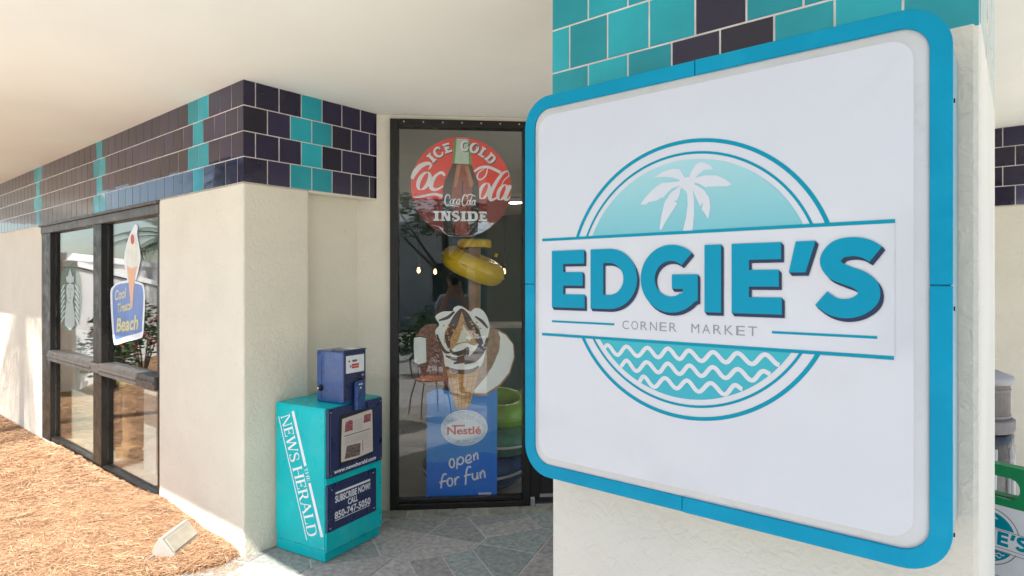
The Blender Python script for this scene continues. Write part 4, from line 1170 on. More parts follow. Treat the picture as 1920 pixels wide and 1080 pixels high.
for k in range(46):
    t = rn.random(); a = (430 + rn.gauss(0, 40), 260 + rn.random() * 190) if rn.random() < .55 else (640 + rn.gauss(0, 38), 230 + rn.random() * 200)
    c = ic(*a); nuts.append(ellipse(c[0], c[1], rn.uniform(.005, .010), rn.uniform(.005, .009), 7))
flat('swirl_nuts', nuts, 'nut', ip, -.0036)
flat('swirl_top_cream', [[ic(*p) for p in [(530, 260), (570, 330), (610, 390), (600, 430), (530, 440), (465, 450), (490, 390)]]], 'cream', ip, -.0040)
flat('logo_ring', [(ellipse(*bl(540, 432), .0432 * 3.98, .0345 * 3.85, 48), ellipse(*bl(540, 432), .0432 * 3.78, .0345 * 3.6, 48)[::-1])], 'print_white', ip, -.0040)
flat('logo_fill', [ellipse(*bl(540, 432), .0432 * 3.75, .0345 * 3.55, 48)], 'ice_blue', ip, -.0036)
flat('logo_oval', [ellipse(*bl(540, 446), .138, .076, 48)], 'print_white', ip, -.0042)
x0_, z0_ = bl(405, 480); x1_, _ = bl(672, 480)
text('logo_lettering', 'Nestl\u00e9', 'red', ip, x0_, x1_, z0_, .058, -.0048, bold=.025)
flat('logo_bar', [[bl(*p) for p in [(440, 408), (545, 408), (545, 420), (450, 420)]]], 'red', ip, -.0048)
hw = []
def H_(pts, w=13, closed=False): hw.append(stroke([bl(*p) for p in pts], w / 4.152 * KP, closed, 6))
def HE(cx, cy, rx, ry): H_([(cx + rx * math.cos(2 * PI * k / 10), cy + ry * math.sin(2 * PI * k / 10)) for k in range(10)], 13, True)
HE(443, 706, 19, 34); H_([(487, 668), (483, 720), (482, 752)]); H_([(488, 685), (505, 662), (528, 668), (530, 700), (508, 718), (488, 708)])
H_([(552, 690), (575, 685), (592, 668), (582, 645), (560, 655), (550, 690), (570, 708), (600, 694)]); H_([(612, 640), (617, 690)]); H_([(615, 665), (630, 632), (643, 640), (646, 682)])
H_([(402, 792), (382, 790), (368, 815), (362, 850), (358, 900)]); H_([(345, 856), (372, 848), (400, 842)]); HE(428, 853, 20, 31); H_([(466, 822), (470, 880)]); H_([(468, 850), (480, 822), (500, 815)])
H_([(594, 742), (572, 738), (558, 765), (553, 810), (550, 878)]); H_([(538, 812), (565, 802), (592, 798)]); H_([(604, 788), (606, 825), (622, 840), (640, 822), (642, 782)]); H_([(642, 800), (648, 838)])
H_([(664, 780), (668, 832)]); H_([(666, 805), (682, 772), (697, 782), (703, 828)])
ribbons('slogan_lettering', hw, 'print_white', ip, -.0040)
x0_, z0_ = bl(652, 960); x1_, _ = bl(766, 960)
flat('small_print', [[(x0_ + .012 * k, z0_), (x0_ + .012 * k + .009, z0_), (x0_ + .012 * k + .009, z0_ + .016), (x0_ + .012 * k, z0_ + .016)] for k in range(8)], 'print_white', ip, -.0040)

# ================================================================ PRINTS ON THE LONG WALL'S WINDOW
GY = WY + .0505
st = thing('cone_decal', 'blue badge decal with a tall soft ice cream cone on the right window pane', 'decal', (0, GY, 0))
badge = [(-5.967, 1.623), (-5.876, 1.651), (-5.612, 1.672), (-5.366, 1.652), (-5.287, 1.616), (-5.274, 1.491), (-5.3, 1.289), (-5.326, 1.227), (-5.392, 1.207), (-5.669, 1.165), (-5.906, 1.123), (-5.967, 1.146), (-6.014, 1.309), (-6.045, 1.529), (-6.03, 1.596)]
badge_in = [(-5.93, 1.618), (-5.86, 1.635), (-5.612, 1.651), (-5.379, 1.636), (-5.318, 1.606), (-5.308, 1.49), (-5.334, 1.307), (-5.36, 1.26), (-5.669, 1.212), (-5.891, 1.167), (-5.936, 1.192), (-5.967, 1.311), (-5.992, 1.53), (-5.983, 1.585)]
outl = [(-5.473, 2.121), (-5.419, 2.097), (-5.432, 2.041), (-5.392, 1.948), (-5.36, 1.845), (-5.392, 1.774), (-5.419, 1.723), (-5.473, 1.667), (-5.641, 1.667), (-5.655, 1.725), (-5.713, 1.8), (-5.698, 1.906), (-5.626, 2.009), (-5.556, 2.068)]
scoop = [(-5.495, 2.055), (-5.432, 2.0), (-5.414, 1.928), (-5.392, 1.846), (-5.424, 1.785), (-5.556, 1.766), (-5.655, 1.789), (-5.675, 1.863), (-5.646, 1.947), (-5.57, 2.038)]
cone = [(-5.655, 1.789), (-5.542, 1.766), (-5.424, 1.785), (-5.468, 1.713), (-5.506, 1.589), (-5.534, 1.443), (-5.562, 1.443), (-5.598, 1.588), (-5.635, 1.714)]
cherry = [(-5.556, 2.037), (-5.514, 2.04), (-5.495, 2.014), (-5.495, 1.977), (-5.528, 1.961), (-5.562, 1.98), (-5.567, 2.017)]
flat('badge_border', [smooth_path(badge, True, 3)], 'print_white', st, 0)
flat('badge', [smooth_path(badge_in, True, 3)], 'badge_blue', st, -.0006)
flat('cone_outline', [smooth_path(outl, True, 3)], 'print_white', st, -.0010)
flat('scoop', [smooth_path(scoop, True, 3)], 'cream', st, -.0014)
flat('cone', [cone], 'peach', st, -.0018)
flat('cherry', [smooth_path(cherry, True, 3)], 'red', st, -.0022)
text('badge_lettering', 'Cool', 'yellow_print', st, -5.93, -5.66, 1.50, .085, -.0012, bold=.02, shear=.25, rot=.12)
text('badge_lettering', 'Treats', 'yellow_print', st, -5.86, -5.56, 1.40, .075, -.0012, bold=.02, shear=.25, rot=.12)
text('badge_lettering', 'Beach', 'yellow_print', st, -5.90, -5.40, 1.235, .115, -.0012, bold=.03, shear=.25, rot=.10)
recenter(st, (-5.66, GY, 1.12))
em = thing('emblem_decal', 'faint green and white crowned figure decal on the left window pane', 'decal', (0, GY, 0))
circle = [(-7.148, 1.841), (-6.965, 1.799), (-6.847, 1.695), (-6.812, 1.518), (-6.847, 1.349), (-6.965, 1.231), (-7.179, 1.182), (-7.387, 1.211), (-7.487, 1.327), (-7.503, 1.507), (-7.453, 1.697), (-7.338, 1.805)]
flat('roundel', [smooth_path(circle, True, 4)], 'emblem_green', em, 0)
eb = [[(-7.274, 1.657), (-7.306, 1.706), (-7.236, 1.716), (-7.164, 1.788), (-7.102, 1.715), (-7.04, 1.705), (-7.056, 1.657), (-7.164, 1.643)],
      [(-7.274, 1.628), (-7.164, 1.643), (-7.049, 1.629), (-7.031, 1.552), (-7.086, 1.475), (-7.179, 1.449), (-7.258, 1.472), (-7.29, 1.549)],
      [(-7.274, 1.471), (-7.195, 1.444), (-7.086, 1.475), (-7.025, 1.343), (-7.025, 1.238), (-7.164, 1.183), (-7.338, 1.224), (-7.332, 1.332)]]
flat('figure', eb, 'emblem_white', em, -.0006)
hs = []
for k in range(7):
    z = 1.60 - k * .052
    hs.append(stroke([(-7.33, z + .03), (-7.40, z), (-7.46, z - .045)], [.012, .034, .014]))
    hs.append(stroke([(-7.02, z + .03), (-6.95, z), (-6.885, z - .045)], [.012, .034, .014]))
ribbons('figure_hair', hs, 'emblem_white', em, -.0006)
flat('figure_features', [ellipse(-7.205, 1.585, .022, .012, 10), ellipse(-7.115, 1.585, .022, .012, 10), ellipse(-7.16, 1.50, .03, .010, 10), [(-7.17, 1.57), (-7.15, 1.57), (-7.145, 1.525), (-7.175, 1.525)]], 'emblem_green', em, -.0010)
recenter(em, (-7.16, GY, 1.18))

# ================================================================ SMALL THINGS OUTSIDE
# -- garden uplight lying in the straw
ul = thing('garden_uplight', 'beige wedge shaped garden uplight lying in the pine straw by the wall', 'garden light', (-3.965, 1.575, .035), math.atan2(1.685 - 1.46, -4.06 + 3.87))
pr = [(-.062, .0), (.060, .0), (.066, .018), (-.012, .118), (-.030, .118), (-.066, .05)]
hl = .150
m_ = MB(); n_ = len(pr)
# section lies across local y; length runs along local x (near end at -x)
m_.add([(-hl, -p[0], p[1]) for p in pr] + [(hl, -p[0], p[1]) for p in pr],
       [[i for i in range(n_)], [2 * n_ - 1 - i for i in range(n_)]] + [(i, n_ + i, n_ + (i + 1) % n_, (i + 1) % n_) for i in range(n_)])
m_.obj('housing', 'fixture', ul, bevel=.006)
ax, az = .060, .024; bx_, bz = -.006, .112
nx_, nz_ = (az - bz), (bx_ - ax); ll = math.hypot(nx_, nz_); nx_, nz_ = -nx_ / ll, -nz_ / ll
lv = []
for (xx, sgn) in ((-hl + .018, 0), (hl - .018, 0)):
    for t in (.08, .92):
        px, pz = ax + (bx_ - ax) * t, az + (bz - az) * t
        lv.append((xx, -px, pz)); lv.append((xx, -(px + nx_ * .006), pz + nz_ * .006))
MB().add(lv, [(0, 1, 5, 4), (2, 6, 7, 3), (1, 3, 7, 5), (0, 2, 3, 1), (4, 5, 7, 6), (0, 4, 6, 2)]).obj('lens', 'fixture_lens', ul, bevel=.002)
MB().tube([(-hl - .004, .05, .02), (-hl - .05, .075, .012), (-hl - .09, .06, -.01)], .006, 8).obj('cable', 'fixture', ul, smooth=True)

# -- sandwich board behind the column
sb = thing('sidewalk_board', 'green and white folding sidewalk sign with round store logo behind the column', 'sidewalk sign', (-.085, 3.19, 0), R(-20))
BW = .29
def lean(o, s=1): o.rotation_euler = (R(-9) * s, 0, 0); return o
for s_ in (1, -1):
    y0_ = -.145 * s_
    fr = MB()
    fr.prism_y(rrect(-BW, BW, 0.0, .95, .05, 6), -.012, .012)
    # head with a hand hole: built as a ring of pieces
    head_o = [(-BW, .775), (BW, .775)] + [(x, z) for x, z in rrect(-BW, BW, .5, .93, .07, 6)[:14]][::1]
    hb = MB()
    oy_ = .0
    outer = [(-BW, .0), (BW, .0), (BW, .86)] + [(BW - .07 + .07 * math.cos(R(a)), .86 + .07 * math.sin(R(a))) for a in range(15, 91, 15)] + [(-BW + .07 + .07 * math.cos(R(a)), .86 + .07 * math.sin(R(a))) for a in range(90, 181, 15)]
    hole = rrect(-.10, .10, .802, .885, .038, 6)
    tri = tessellate_polygon([[Vector((p[0], p[1], 0)) for p in outer], [Vector((p[0], p[1], 0)) for p in hole]])
    pts = outer + hole; k = len(pts)
    fs = [list(t) for t in tri] + [[i + k for i in t][::-1] for t in tri]
    for lo, n0 in ((outer, 0), (hole, len(outer))):
        L_ = len(lo)
        for i in range(L_): fs.append([n0 + i, n0 + (i + 1) % L_, k + n0 + (i + 1) % L_, k + n0 + i])
    hb.add([(p[0], -.018, p[1]) for p in pts] + [(p[0], .018, p[1]) for p in pts], fs)
    leaf = hb.obj('leaf', 'green_plastic', sb); leaf.location = (0, y0_, 0); leaf.rotation_euler = (R(-8.5), 0, 0 if s_ == 1 else PI)
    bm_ = bmesh.new(); bm_.from_mesh(leaf.data); bmesh.ops.recalc_face_normals(bm_, faces=bm_.faces); bm_.to_mesh(leaf.data); bm_.free()
    flat('panel', [rrect(-BW + .02, BW - .02, .06, .772, .012, 4)], 'board_white', leaf, -.0188)
    lc = (0.0, .645); lr = .113
    flat('logo_ring', [(ellipse(*lc, lr, lr, 40), ellipse(*lc, lr - .004, lr - .004, 40)[::-1])], 'art_grey', leaf, -.0192)
    flat('logo_sky', [[(lc[0] + .098 * math.cos(a), lc[1] + .098 * math.sin(a)) for a in [R(22) + R(136) * q / 24 for q in range(25)]]], 'art_teal', leaf, -.0192)
    flat('logo_sea', [[(lc[0] + .098 * math.cos(a), lc[1] + .098 * math.sin(a)) for a in [R(205) + R(130) * q / 24 for q in range(25)]]], 'art_teal', leaf, -.0192)
    flat('logo_palm', [[(lc[0] + (x + .70) * .29, lc[1] + (z - 1.6655) * .29) for x, z in poly] for poly in palm], 'board_white', leaf, -.0196)
    flat('logo_banner', [[(lc[0] - .145, lc[1] - .046), (lc[0] + .145, lc[1] - .046), (lc[0] + .145, lc[1] + .032), (lc[0] - .145, lc[1] + .032)]], 'board_white', leaf, -.0200)
    for ch, lx, lw in (('E', -1.145, .176), ('D', -1.001, .178), ('G', -.830, .176), ('I', -.646, .178), ('E', -.574, .176), ("'", -.435, .178), ('S', -.3725, .178)):
        P = heavy(ch)
        flat('logo_letter', [[[(lc[0] + (lx + p[0] * lw + .70) * .30, lc[1] + (1.579 + p[1] * LH - 1.6655) * .30) for p in lp] for lp in (poly if isinstance(poly[0][0], (tuple, list)) else [poly])] for poly in P], 'art_teal', leaf, -.0204)
    for zz in (.0335, -.0475, -.034):
        flat('logo_rule', [[(lc[0] - .145, lc[1] + zz), (lc[0] + .145, lc[1] + zz), (lc[0] + .145, lc[1] + zz - .0025), (lc[0] - .145, lc[1] + zz - .0025)]], 'art_grey', leaf, -.0204)
    ws_ = []
    for q in range(3):
        zz = lc[1] - .060 - q * .012; hw_ = math.sqrt(.096 ** 2 - (zz - lc[1]) ** 2) - .01
        ws_.append(stroke([(lc[0] - hw_ + 2 * hw_ * i / 24, zz + .003 * math.sin(i * 1.6)) for i in range(25)], .0035, sm=False))
    ribbons('logo_waves', ws_, 'board_white', leaf, -.0196)
    flat('panel_rule', [[(-.25, .50), (.25, .50), (.25, .503), (-.25, .503)]], 'art_grey', leaf, -.0192)

# -- litter bin at the far wall
bn = thing('litter_bin', 'beige banded litter bin with pale lid and black liner by the far wall', 'bin', (-.225, 4.62, 0))
MB().lathe([(0.168, 0.0), (0.181, .02), (0.181, .70), (0.189, .72), (0.189, .76)], 36).obj('body', 'bin_beige', bn, smooth=False, bevel=.003)
for k in range(12):
    a = 2 * PI * k / 12
    MB().tube([(.187 * math.cos(a), .187 * math.sin(a), .04), (.190 * math.cos(a + .1), .190 * math.sin(a + .1), .70)], .012, 6).obj('stave', 'bin_lid' if k % 2 else 'liner_pale', bn, smooth=True)
MB().lathe([(0.192, .60), (0.198, .64), (0.194, .70), (0.196, .765), (0.168, .78)], 30).obj('liner', 'liner_black', bn, smooth=True)
MB().lathe([(0.195, .782), (0.202, .80), (0.202, .852), (0.190, .858)], 36).obj('rim', 'bin_beige', bn)
MB().lathe([(0.178, .8585), (0.178, 1.06)], 36).obj('hood', 'bin_band', bn)
MB().lathe([(0.181, .868), (0.181, .882)], 36).obj('hood_band', 'bin_beige', bn)
MB().lathe([(0.182, 1.02), (0.182, 1.034)], 36).obj('hood_band', 'bin_beige', bn)
MB().lathe([(0.186, 1.0605), (0.200, 1.075), (0.193, 1.105), (.12, 1.135), (.01, 1.14)], 36).obj('lid', 'bin_lid', bn, smooth=True)
MB().prism_y([(-.05, .50), (.05, .52), (.06, .70), (-.04, .72)], -.206, -.196).obj('label_sheet', 'blue_item', bn, loc=(-.06, 0, 0))

# ================================================================ INSIDE, BEHIND THE GLASS
dpost = thing('display_post', 'square wooden display post threading the swim rings behind the entrance glass', 'post', (-3.465, 3.69, .006), R(45))
MB().box(-.048, .048, -.048, .048, 0.0, 1.93).obj('post', 'wood', dpost, bevel=.004)
MB().box(-.14, .14, -.14, .14, 0.0, .03).obj('foot', 'wood', dpost, bevel=.004)
MB().lathe([(.14, 1.931), (.14, 1.99), (.12, 2.0)], 28).obj('cap', 'yellow_vinyl', dpost, smooth=False, bevel=.01)
def swim_ring(name, label, loc, R0, r, mats, rot, grp='swim rings on the display post'):
    t = thing(name, label, 'swim ring', loc, 0, grp)
    b = MB().torus(R0, r, 44, 16); o = b.obj('tube', mats[0], t, smooth=True); o.rotation_euler = rot
    seam = MB().torus(R0 + r * .985, r * .09, 44, 6); q = seam.obj('seam', mats[1], t, smooth=True); q.rotation_euler = rot
    v = MB().lathe([(.014, 0), (.012, .03)], 10).obj('valve', mats[1], t, loc=(0, 0, 0)); v.rotation_euler = rot
    v.location = Matrix.Rotation(rot[0], 3, 'X') @ Vector((R0 * .7, R0 * .7, r))
    return t
ry = swim_ring('swim_ring', 'yellow swim ring tilted at the top of the display post', (-3.47, 3.68, 1.79), .175, .098, ('yellow_vinyl', 'yellow_vinyl'), (R(-10), R(22), R(0)))
ry = swim_ring('swim_ring', 'lime green swim ring halfway up the display post', (-3.335, 3.83, .62), .20, .10, ('green_vinyl', 'green_vinyl'), (R(6), R(10), 0))
ry = swim_ring('swim_ring', 'dark green patterned swim ring with a white rim below the lime one', (-3.345, 3.81, .43), .27, .115, ('teal_vinyl', 'white_vinyl'), (R(4), R(6), 0))
ry = swim_ring('swim_ring', 'navy swim ring with a white rim at the foot of the display post', (-3.465, 3.69, .155), .30, .125, ('blue_vinyl', 'white_vinyl'), (0, 0, 0))
rr = swim_ring('swim_ring', 'small red swim ring leaning in the navy one', (-3.725, 3.58, .31), .11, .05, ('red_vinyl', 'red_vinyl'), (R(18), R(-12), 0))

def pendant(x, y, z, lab):
    t = thing('pendant_lamp', lab, 'lamp', (x, y, z), 0, 'lit pendant bulbs inside the shop')
    MB().tube([(0, 0, .055), (0, 0, CEIL - .002 - z)], .005, 6).obj('cord', 'black', t)
    MB().lathe([(.012, .1), (.022, .095), (.022, .045)], 12).obj('socket', 'black', t)
    MB().lathe([(.004, -.03), (.018, -.02), (.024, 0), (.018, .02), (.012, .046)], 16).obj('bulb', 'bulb', t, smooth=True)
pendant(-6.05, 5.38, 1.80, 'lit pendant bulb leftmost behind the entrance glass')
pendant(-6.25, 5.86, 1.79, 'lit pendant bulb between the display post and the leftmost bulb')
pendant(-5.19, 6.09, 1.785, 'lit pendant bulb at the right end of the yellow ring')
for k, (x, y) in enumerate(((-5.6, 7.0), (-5.0, 7.6))):
    t = thing('ceiling_light', ['narrow lit ceiling strip just right of the yellow ring cap', 'narrow lit ceiling strip near the right frame of the entrance glass'][k], 'light', (x, y, CEIL - .06), R(20))
    hl_ = .2 if k < 2 else .6
    MB().box(-hl_ - .03, hl_ + .03, -.07, .07, .0, .058).obj('housing', 'print_white', t)
    MB().box(-hl_, hl_, -.04, .04, -.012, -.001).obj('tube', 'tube_light', t)
# shop counter, shelf unit and back-bar glimpsed inside
ct = thing('shop_counter', 'dark shop counter with a pale top inside the entrance', 'counter', (-5.6, 7.4, .006), R(45))
MB().box(-1.3, 1.3, -.3, .3, 0, .98).obj('cabinet', 'interior_teal', ct, bevel=.01)
MB().box(-1.35, 1.35, -.35, .35, .981, 1.03).obj('top', 'table_white', ct, bevel=.008)
sh_ = thing('shelf_unit', 'open wooden shelf unit inside the shop left of the swim rings', 'shelf', (-6.6, 4.4, .006), R(45))
for s_ in (-.45, .42): MB().box(s_, s_ + .03, -.18, .18, 0, 1.2).obj('side_board', 'wood', sh_)
for k in range(4): MB().box(-.419, .419, -.178, .178, .1 + k * .34, .13 + k * .34).obj('shelf_board', 'wood', sh_)
# pedestal behind the window's right lower pane
pd = thing('pedestal', 'turned wooden pedestal with yellow planted top behind the right lower window pane', 'pedestal', (-6.52, 2.16, .006))
MB().lathe([(.11, 0), (.11, .08), (.07, .10), (.055, .14), (.055, .60), (.075, .63), (.075, .66)], 24).obj('shaft', 'wood', pd, smooth=False)
MB().lathe([(.075, .661), (.10, .69), (.105, .75), (.08, .79)], 24).obj('bowl', 'yellow_print', pd, smooth=True)
# pale boards behind the lower panes; the two narrow ones imitate sunlight patches
for k, (x, y, w, h, lab) in enumerate(((-7.45, 2.02, 1.30, .80, 'wide cream display board behind the left lower window pane'), (-7.46, 2.32, .36, .80, 'narrow white board imitating a sunlight patch left of the pedestal behind the window'), (-5.83, 2.10, .27, .70, 'small white board imitating a sunlight wedge at the right end of the window'), (-7.35, 2.02, .95, .24, 'low white board standing on the shelf behind the left window pane'))):
    t = MB().box(-w / 2, w / 2, -.01, .01, 0, h).obj('pale_board', 'cream' if k == 0 else 'table_white', None, bevel=.003, loc=(x, y, .006 if k < 3 else .9255))
    tag(t, lab, 'board')
MB().box(-8.3, -6.6, 1.98, 2.29, .85, .925).obj('window_shelf', 'interior_wall', bld)

# ================================================================ ACROSS THE WALK: what the glass and tiles mirror
def leaf_cloud(mb_, c, rad, n, size, rg, flat_=.75):
    for _ in range(n):
        while True:
            p = Vector((rg.uniform(-1, 1), rg.uniform(-1, 1), rg.uniform(-1, 1)))
            if .25 < p.length < 1: break
        p = Vector((p.x * rad[0], p.y * rad[1], p.z * rad[2])) + c
        q = Matrix.Rotation(rg.uniform(0, 6.28), 3, 'Z') @ Matrix.Rotation(rg.uniform(-1.1, 1.1), 3, 'X')
        s = size * rg.uniform(.6, 1.3)
        vv = [q @ Vector(t) + p for t in ((-s * .5, 0, 0), (0, -s * .28, s * .08), (s * .6, 0, 0), (0, s * .28, s * .08))]
        mb_.add(vv, [(0, 1, 2, 3)])
def tree(name, label, loc, h, r, seed, key='leaf', n=26, grp='trees across the walk', per=170):
    rg = random.Random(seed)
    t = thing(name, label, 'tree', loc, 0, grp)
    b = MB(); th = h * .45
    b.tube([(0, 0, -.1), (.05, .03, th * .5), (-.04, .05, th), (.02, 0, h * .7)], [.16, .13, .11, .05], 10)
    tips = []
    for k in range(7):
        a = k * .9 + rg.uniform(-.3, .3); z = th * rg.uniform(.8, 1.15)
        tip = (math.cos(a) * r * rg.uniform(.5, .8), math.sin(a) * r * rg.uniform(.5, .8), z + h * rg.uniform(.18, .38))
        b.tube([(0, 0, z * .95), (tip[0] * .5, tip[1] * .5, z + (tip[2] - z) * .45), tip], [.06, .04, .015], 6); tips.append(tip)
    b.obj('trunk', 'bark', t, smooth=True)
    c = MB()
    for k in range(n):
        tp = Vector(rg.choice(tips)) + Vector((rg.gauss(0, .35), rg.gauss(0, .35), rg.gauss(.1, .3))) * r * .55
        rr_ = r * rg.uniform(.18, .34)
        leaf_cloud(c, tp, (rr_, rr_, rr_ * .7), per, .15, rg)
    c.obj('crown', key, t)
    return t
tree('shade_tree', 'broad dark green tree behind the patio tables', (6.2, -6.6, -.03), 5.2, 2.3, 11)
tree('shade_tree', 'taller tree at the right of the patio', (9.5, -4.2, -.03), 6.4, 2.6, 12, 'leaf_light')
tree('shade_tree', 'tall tree beyond the ramp at the end of the walk', (-18.5, -7.6, -.03), 7.0, 2.4, 15, 'leaf')
tree('shade_tree', 'dense tree nearest the parapet across the walk', (2.6, -8.2, -.03), 5.0, 2.2, 13)
def palm_tree(label, loc, h, seed, nf=22, L0=1.5):
    rg = random.Random(seed)
    t = thing('palm_tree', label, 'palm tree', loc, 0, 'palms across the walk')
    MB().tube([(0, 0, -.1), (.06, .02, h * .5), (.02, .05, h)], [.17, .13, .12], 10).obj('trunk', 'bark', t, smooth=True)
    c = MB()
    for k in range(nf):
        a = k * 2.4 + rg.uniform(-.2, .2); el = rg.uniform(-.35, 1.1); L_ = L0 * rg.uniform(.8, 1.1)
        pts = []
        for i in range(9):
            u_ = i / 8
            rr_ = L_ * u_ * math.cos(el * (1 - .35 * u_))
            zz = h + L_ * (math.sin(el) * u_ - .55 * u_ * u_)
            pts.append(Vector((math.cos(a) * rr_, math.sin(a) * rr_, zz)))
        c.tube(pts, [.012 * (1 - .8 * i / 8) for i in range(9)], 4)
        side_ = Vector((-math.sin(a), math.cos(a), 0))
        for i in range(1, 9):
            for s_ in (-1, 1):
                for j in range(3):
                    p0 = pts[i - 1].lerp(pts[i], j / 3)
                    d = (pts[i] - pts[i - 1]).normalized()
                    w = L_ * .30 * (1 - abs(2 * (i / 8) - 1) * .55)
                    tip = p0 + side_ * s_ * w * .75 + d * w * .55 + Vector((0, 0, -.25 * w))
                    c.add([p0, p0 + d * .028, tip], [(0, 1, 2)])
    c.obj('crown', 'palm_leaf', t)
palm_tree('palm standing in the bed left of the window, throwing dappled shade', (-8.0, -.85, -.03), 5.30, 21, 34, 1.55)
palm_tree('tall palm farther out beyond the ramp', (-16.2, -4.3, -.03), 4.7, 23, 26, 1.7)
palm_tree('short bushy palm rising behind the ramp wall', (-15.2, -2.2, -.03), 2.7, 22, 30, 1.6)
def bush(label, loc, rad, h, seed, key='leaf_light', flowers=0, n=1100, grp='shrubs across the walk'):
    rg = random.Random(seed)
    t = thing('shrub', label, 'shrub', loc, 0, grp)
    b = MB()
    for k in range(6):
        a = k * 1.05; b.tube([(0, 0, -.05), (math.cos(a) * rad * .4, math.sin(a) * rad * .4, h * .6)], [.02, .008], 5)
    b.obj('stem', 'bark', t)
    c = MB()
    for k in range(9):
        cc = Vector((rg.uniform(-.6, .6) * rad, rg.uniform(-.6, .6) * rad, h * rg.uniform(.35, .8)))
        leaf_cloud(c, cc, (rad * .5, rad * .5, h * .3), n // 9, .09, rg)
    c.obj('foliage', key, t)
    if flowers:
        f = MB()
        for k in range(flowers):
            a = rg.uniform(0, 6.28); q = rg.uniform(.5, 1) * rad
            leaf_cloud(f, Vector((math.cos(a) * q, math.sin(a) * q, h * rg.uniform(.3, 1.0))), (.03, .03, .03), 8, .05, rg)
        f.obj('flowers', 'flower', t)
bush('leafy shrub in front of the trees beside the patio', (1.1, -1.9, -.03), .5, 1.0, 31)
bush('round shrub at the edge of the patio', (2.6, -3.0, -.03), .6, 1.15, 32, 'leaf')
bush('red flowering shrub nearest the window in the far bed', (-10.9, .30, -.03), .55, 1.35, 33, 'leaf', 26)
bush('red flowering shrub in the middle of the far bed', (-12.2, -.55, -.03), .6, 1.3, 34, 'leaf', 26)
bush('low bright green shrub at the foot of the ramp wall', (-13.5, -2.6, -.03), .6, .8, 35)
bush('low bright green shrub beside the ramp foot', (-12.4, -3.2, -.03), .55, .7, 36)
# ramp parapet running off diagonally
pw = thing('ramp_wall', 'grey rendered ramp wall with white sloping coping across the bed', 'wall', (-11.2, 1.0, -.03), math.atan2(-4.0, -6.2))
MB().prism_y([(0, 0), (7.4, 0), (7.4, 2.02), (0, 2.02)], -.10, .10).obj('wall', 'render_grey', pw)
MB().box(-.05, 7.45, -.16, .16, 2.021, 2.13).obj('coping', 'coping', pw, bevel=.01)
MB().prism_y([(-.05, 1.92), (7.4, 1.42), (7.4, 1.54), (-.05, 2.0)], .101, .30).obj('ramp_coping', 'coping', pw)
MB().prism_y([(0, 0), (7.3, 0), (7.3, 1.41), (0, 1.90)], .1015, .26).obj('ramp_side', 'render_white', pw)
# pale building beyond the patio
fb = thing('far_building', 'pale low building with dark windows across the patio', 'building', (9, -15, -.03), R(25))
MB().box(-12, 12, -3, 3, 0, 3.6).obj('wall', 'render_white', fb)
MB().box(-12.3, 12.3, -3.3, 3.3, 3.601, 3.95).obj('roof', 'coping', fb)
for k in range(7):
    x = -9.6 + k * 3.2
    w = MB().box(x - .7, x + .7, 3.001, 3.05, .9, 2.4).obj('window', 'dark_pane', fb)
    MB().box(x - .78, x + .78, 3.001, 3.03, .82, .899).obj('sill', 'coping', w)
MB().box(-10.2, -9.1, 3.001, 3.06, 0.0, .5).obj('step', 'coping', fb)

# -- patio chairs and table
def wire_chair(label, loc, rz):
    t = thing('patio_chair', label, 'chair', loc, rz, 'wire patio chairs')
    MB().lathe([(.01, .435), (.19, .44), (.20, .452), (.19, .462), (.01, .46)], 28).obj('seat', 'orange_seat', t, smooth=True)
    for sx in (-1, 1):
        for sy in (-1, 1):
            MB().tube([(sx * .13, sy * .13, .435), (sx * .18, sy * .18, .22), (sx * .20, sy * .21, 0)], .008, 6).obj('leg', 'iron', t)
    pts = [(-.17, .15, .45)] + [(-.19 * math.cos(R(a)), .19, .62 + .19 * math.sin(R(a))) for a in range(0, 181, 20)] + [(.17, .15, .45)]
    MB().tube(pts, .008, 6).obj('back_hoop', 'iron', t, smooth=True)
    for x in (-.09, 0, .09):
        MB().tube([(x, .165, .45), (x, .188, .62 + math.sqrt(.19 ** 2 - x * x))], .004, 5).obj('back_wire', 'iron', t)
wire_chair('wire patio chair with orange seat nearer the column', (-1.22, .78, -.0), R(200))
wire_chair('wire patio chair with orange seat on the far side of the table', (-1.55, .02, -.0), R(20))
tb = thing('patio_table', 'round white patio table on a black pedestal between the wire chairs', 'table', (-1.75, .48, 0))
MB().lathe([(.01, .70), (.34, .70), (.35, .715), (.34, .73), (.01, .73)], 36).obj('table_top', 'table_white', tb, smooth=False)
MB().tube([(0, 0, .03), (0, 0, .699)], .025, 12).obj('pedestal', 'iron', tb)
MB().lathe([(.22, 0), (.22, .012), (.05, .03)], 28).obj('base', 'iron', tb)

# ================================================================ THE PHOTOGRAPHER (mirrored in the glass)
FW = Vector((-.6388, .7694, 0)); RT = Vector((.7694, .6388, 0))
per = thing('person', 'person in a grey shirt and khaki shorts holding a camera up to the face', 'person', tuple(FW * -.235), R(39.7))
def skin(name, joints, edges, m, parent, root, sub=2):
    me = bpy.data.meshes.new(name)
    me.from_pydata([j[0] for j in joints], edges, [])
    me.materials.append(M[m])
    o = link(name, me, parent)
    md = o.modifiers.new('skin', 'SKIN'); md.use_smooth_shade = True
    sv = me.skin_vertices[0].data
    for i, j in enumerate(joints):
        r = j[1]; sv[i].radius = r if isinstance(r, tuple) else (r, r)
        sv[i].use_root = (i == root)
    s = o.modifiers.new('subsurf', 'SUBSURF'); s.levels = sub; s.render_levels = sub
    return o
